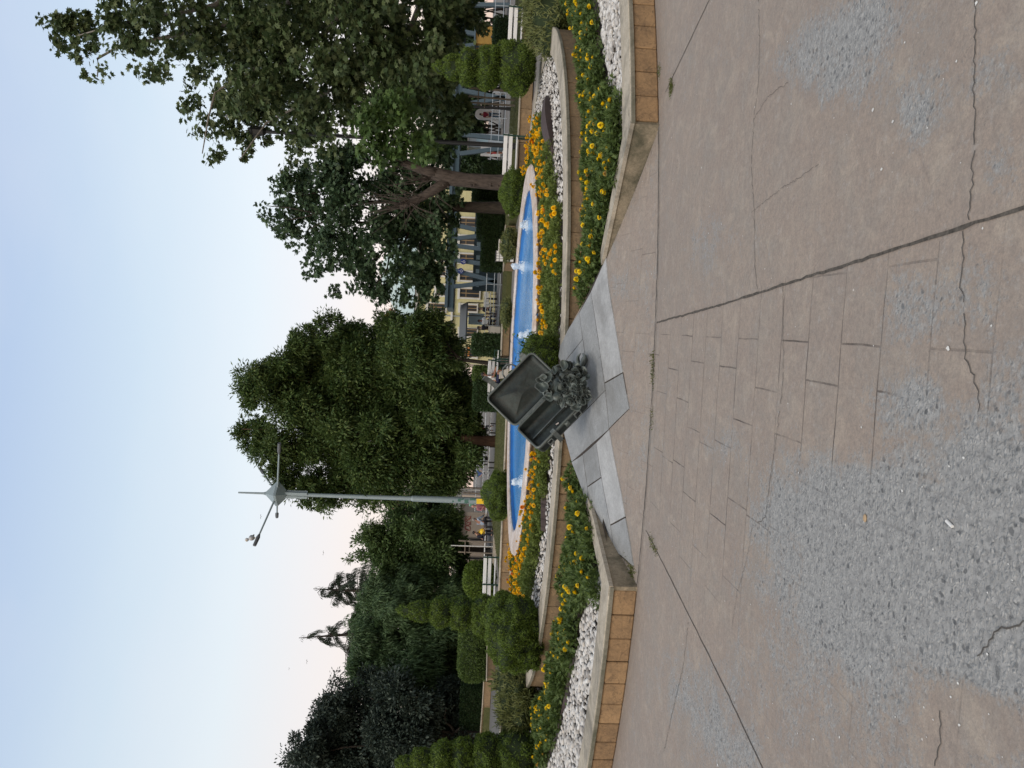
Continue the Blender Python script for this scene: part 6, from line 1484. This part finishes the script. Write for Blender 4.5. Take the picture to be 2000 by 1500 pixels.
for k, (y, Y) in enumerate(((583, 51), (612, 50.5), (655, 52.5))):
    o = tb if k == 0 else copy_tree(tb); q = at(950, y, Y, .16); o.location = q; o['label'] = ['round cafe table nearest the slanting steel struts', 'round cafe table between the woman in black and the man in white', 'round cafe table behind the square dark hedge'][k]
    for j in range(2):
        c = ch if k == 0 and j == 0 else copy_tree(ch); a = 1.2+j*PI+k; c.location = (q[0]+.65*math.cos(a), q[1]+.65*math.sin(a), .16); c.rotation_euler.z = a-PI/2
        c['label'] = ['pale cafe chair at the table nearest the steel struts', 'pale cafe chair at the middle terrace table', 'pale cafe chair at the table behind the square hedge'][k]; c['group'] = ['chairs at the table nearest the struts', 'chairs at the middle terrace table', 'chairs at the table behind the hedge'][k]

# ------------------------------------------------------------------ gulls
MAT['gull'] = simple('gull_feather', (.55, .55, .55), .7); MAT['gull_grey'] = simple('gull_wing', (.2, .21, .22), .7)
def flying_gull(x, y, Y, sp, label):
    c = P(x, y, Y); t = thing('flying_gull', c, label, 'gull', 'gulls flying over the park'); mb = MB(); mb.ball(c, np.array((.11, .28, .10))*sp, 10, 7); mb.ball(c+np.array((0, -.3, .03))*sp, .075*sp, 8, 6); mb.build('body', MAT['gull'], t, smooth=True)
    for s in (-1, 1):
        mb = MB(); mb.prism([c+np.array(q)*sp for q in ((s*.06, -.12, .02), (s*.4, -.16, .16), (s*.85, .05, .08), (s*.4, .08, .14), (s*.06, .14, .02))], (0, 0, .02)); mb.build('wing', MAT['gull_grey'], t)
flying_gull(510, 1009, 75, .28, 'small gull flying left of the lamp mast head'); flying_gull(632, 1080, 75, .28, 'small gull flying above the park tree'); flying_gull(600, 1292, 75, .28, 'small gull flying left of the bent cedar tip'); flying_gull(565, 1306, 85, .2, 'tiny far gull flying above the dark evergreen')
e = P(499, 1052, YM-1.7); e = np.array([e[0], YM-1.6, e[2]])
t = thing('perched_gull', e, 'grey gull perched on the end of the left lamp arm', 'gull'); mb = MB(); mb.ball(e+(0, 0, .22), (.13, .24, .15), 12, 8); mb.ball(e+(-.06, -.16, .42), .10, 10, 7); mb.ball(e+(.1, .24, .2), (.05, .14, .04), 8, 5); mb.build('body', MAT['gull'], t, smooth=True)
mb = MB(); mb.ball(e+(.03, .05, .25), (.12, .22, .12), 10, 7); mb.build('wing', MAT['gull_grey'], t, smooth=True); mb = MB(); mb.bar(e+(-.03, 0, -.05), e+(-.03, 0, .12), .015); mb.bar(e+(.04, 0, -.05), e+(.04, 0, .12), .015); mb.build('leg', MAT['sticker_yellow'], t); mb = MB(); mb.tube([e+(-.09, -.24, .42), e+(-.12, -.33, .40)], [.022, .006], 6); mb.build('beak', MAT['sticker_yellow'], t)

# ------------------------------------------------------------------ litter, leaves and moss on the paving
g = G(1858, 1023); mb = MB(); d = unit(G(1864, 1029)-G(1852, 1017)); mb.tube([g+(0, 0, .006)-d*.016, g+(0, 0, .006)+d*.016], .0055, 8); tag(mb.build('cigarette_end', MAT['white_paint'], None, g), 'white cigarette end on the grey worn concrete near the camera', 'litter')
MAT['dry_leaf'] = simple('dry_leaf', (.42, .30, .18), .8)
for x, y, r, lab in ((1691, 1012, .012, 'round pale dry leaf on the worn concrete left of centre'),):
    g = G(x, y); mb = MB(); mb.ball(g+(0, 0, .004), (r*1.3, r, .004), 12, 6); tag(mb.build('dry_leaf', MAT['dry_leaf'], None, g), lab, 'leaf')
MAT['moss'] = leafy('moss', [(.06, .085, .02), (.10, .12, .03), (.13, .12, .05)], .2)
def moss(px, label, n=260):
    pp = []
    for (x0, y0, x1, y1, k) in px:
        a, b = G(x0, y0), G(x1, y1)
        for _ in range(k): u = random.random(); pp.append(a+(b-a)*u+np.array([random.gauss(0, .022), random.gauss(0, .03), .004]))
    p = np.array(pp); n = len(p); p[:, 2] = [ramp_z(q[0], q[1])+.003 for q in p]; v, f, c = leaves(p, unit(rng.normal(size=(n, 3))*.8+np.array([0, 0, .8])), rdir(n), rng.uniform(.008, .03, n), rng.uniform(.004, .008, n), 'lance'); tag(fast_mesh('moss', v, f, c, MAT['moss']), label, 'moss', kind='stuff')
moss([(1277, 690, 1276, 755, 190), (1275, 800, 1274, 830, 50), (1270, 1050, 1285, 1080, 130), (1311, 160, 1313, 180, 260), (1289, 130, 1289, 148, 60), (1240, 1108, 1238, 1150, 420), (1232, 1085, 1242, 1118, 160)], 'moss and weeds growing in the paving joints')
pb = []
MAT['speck'] = simple('bird_dropping', (.66, .65, .62), .8)
mb = MB()
for _ in range(110):
    x = 1290+690*random.random()**1.3; y = random.uniform(0, 1500); g = G(x, y); r = random.uniform(.0016, .0042)*(1 if random.random() < .93 else 2); n = 7; a0 = random.random()*6
    mb.poly([(g[0]+r*random.uniform(.6, 1.4)*math.cos(a0+2*PI*k/n), g[1]+r*1.3*random.uniform(.6, 1.4)*math.sin(a0+2*PI*k/n), .0028) for k in range(n)])
tag(mb.build('paving_specks', MAT['speck']), 'white droppings and specks scattered over the paving', 'specks', kind='stuff')
bpy.context.view_layer.update()
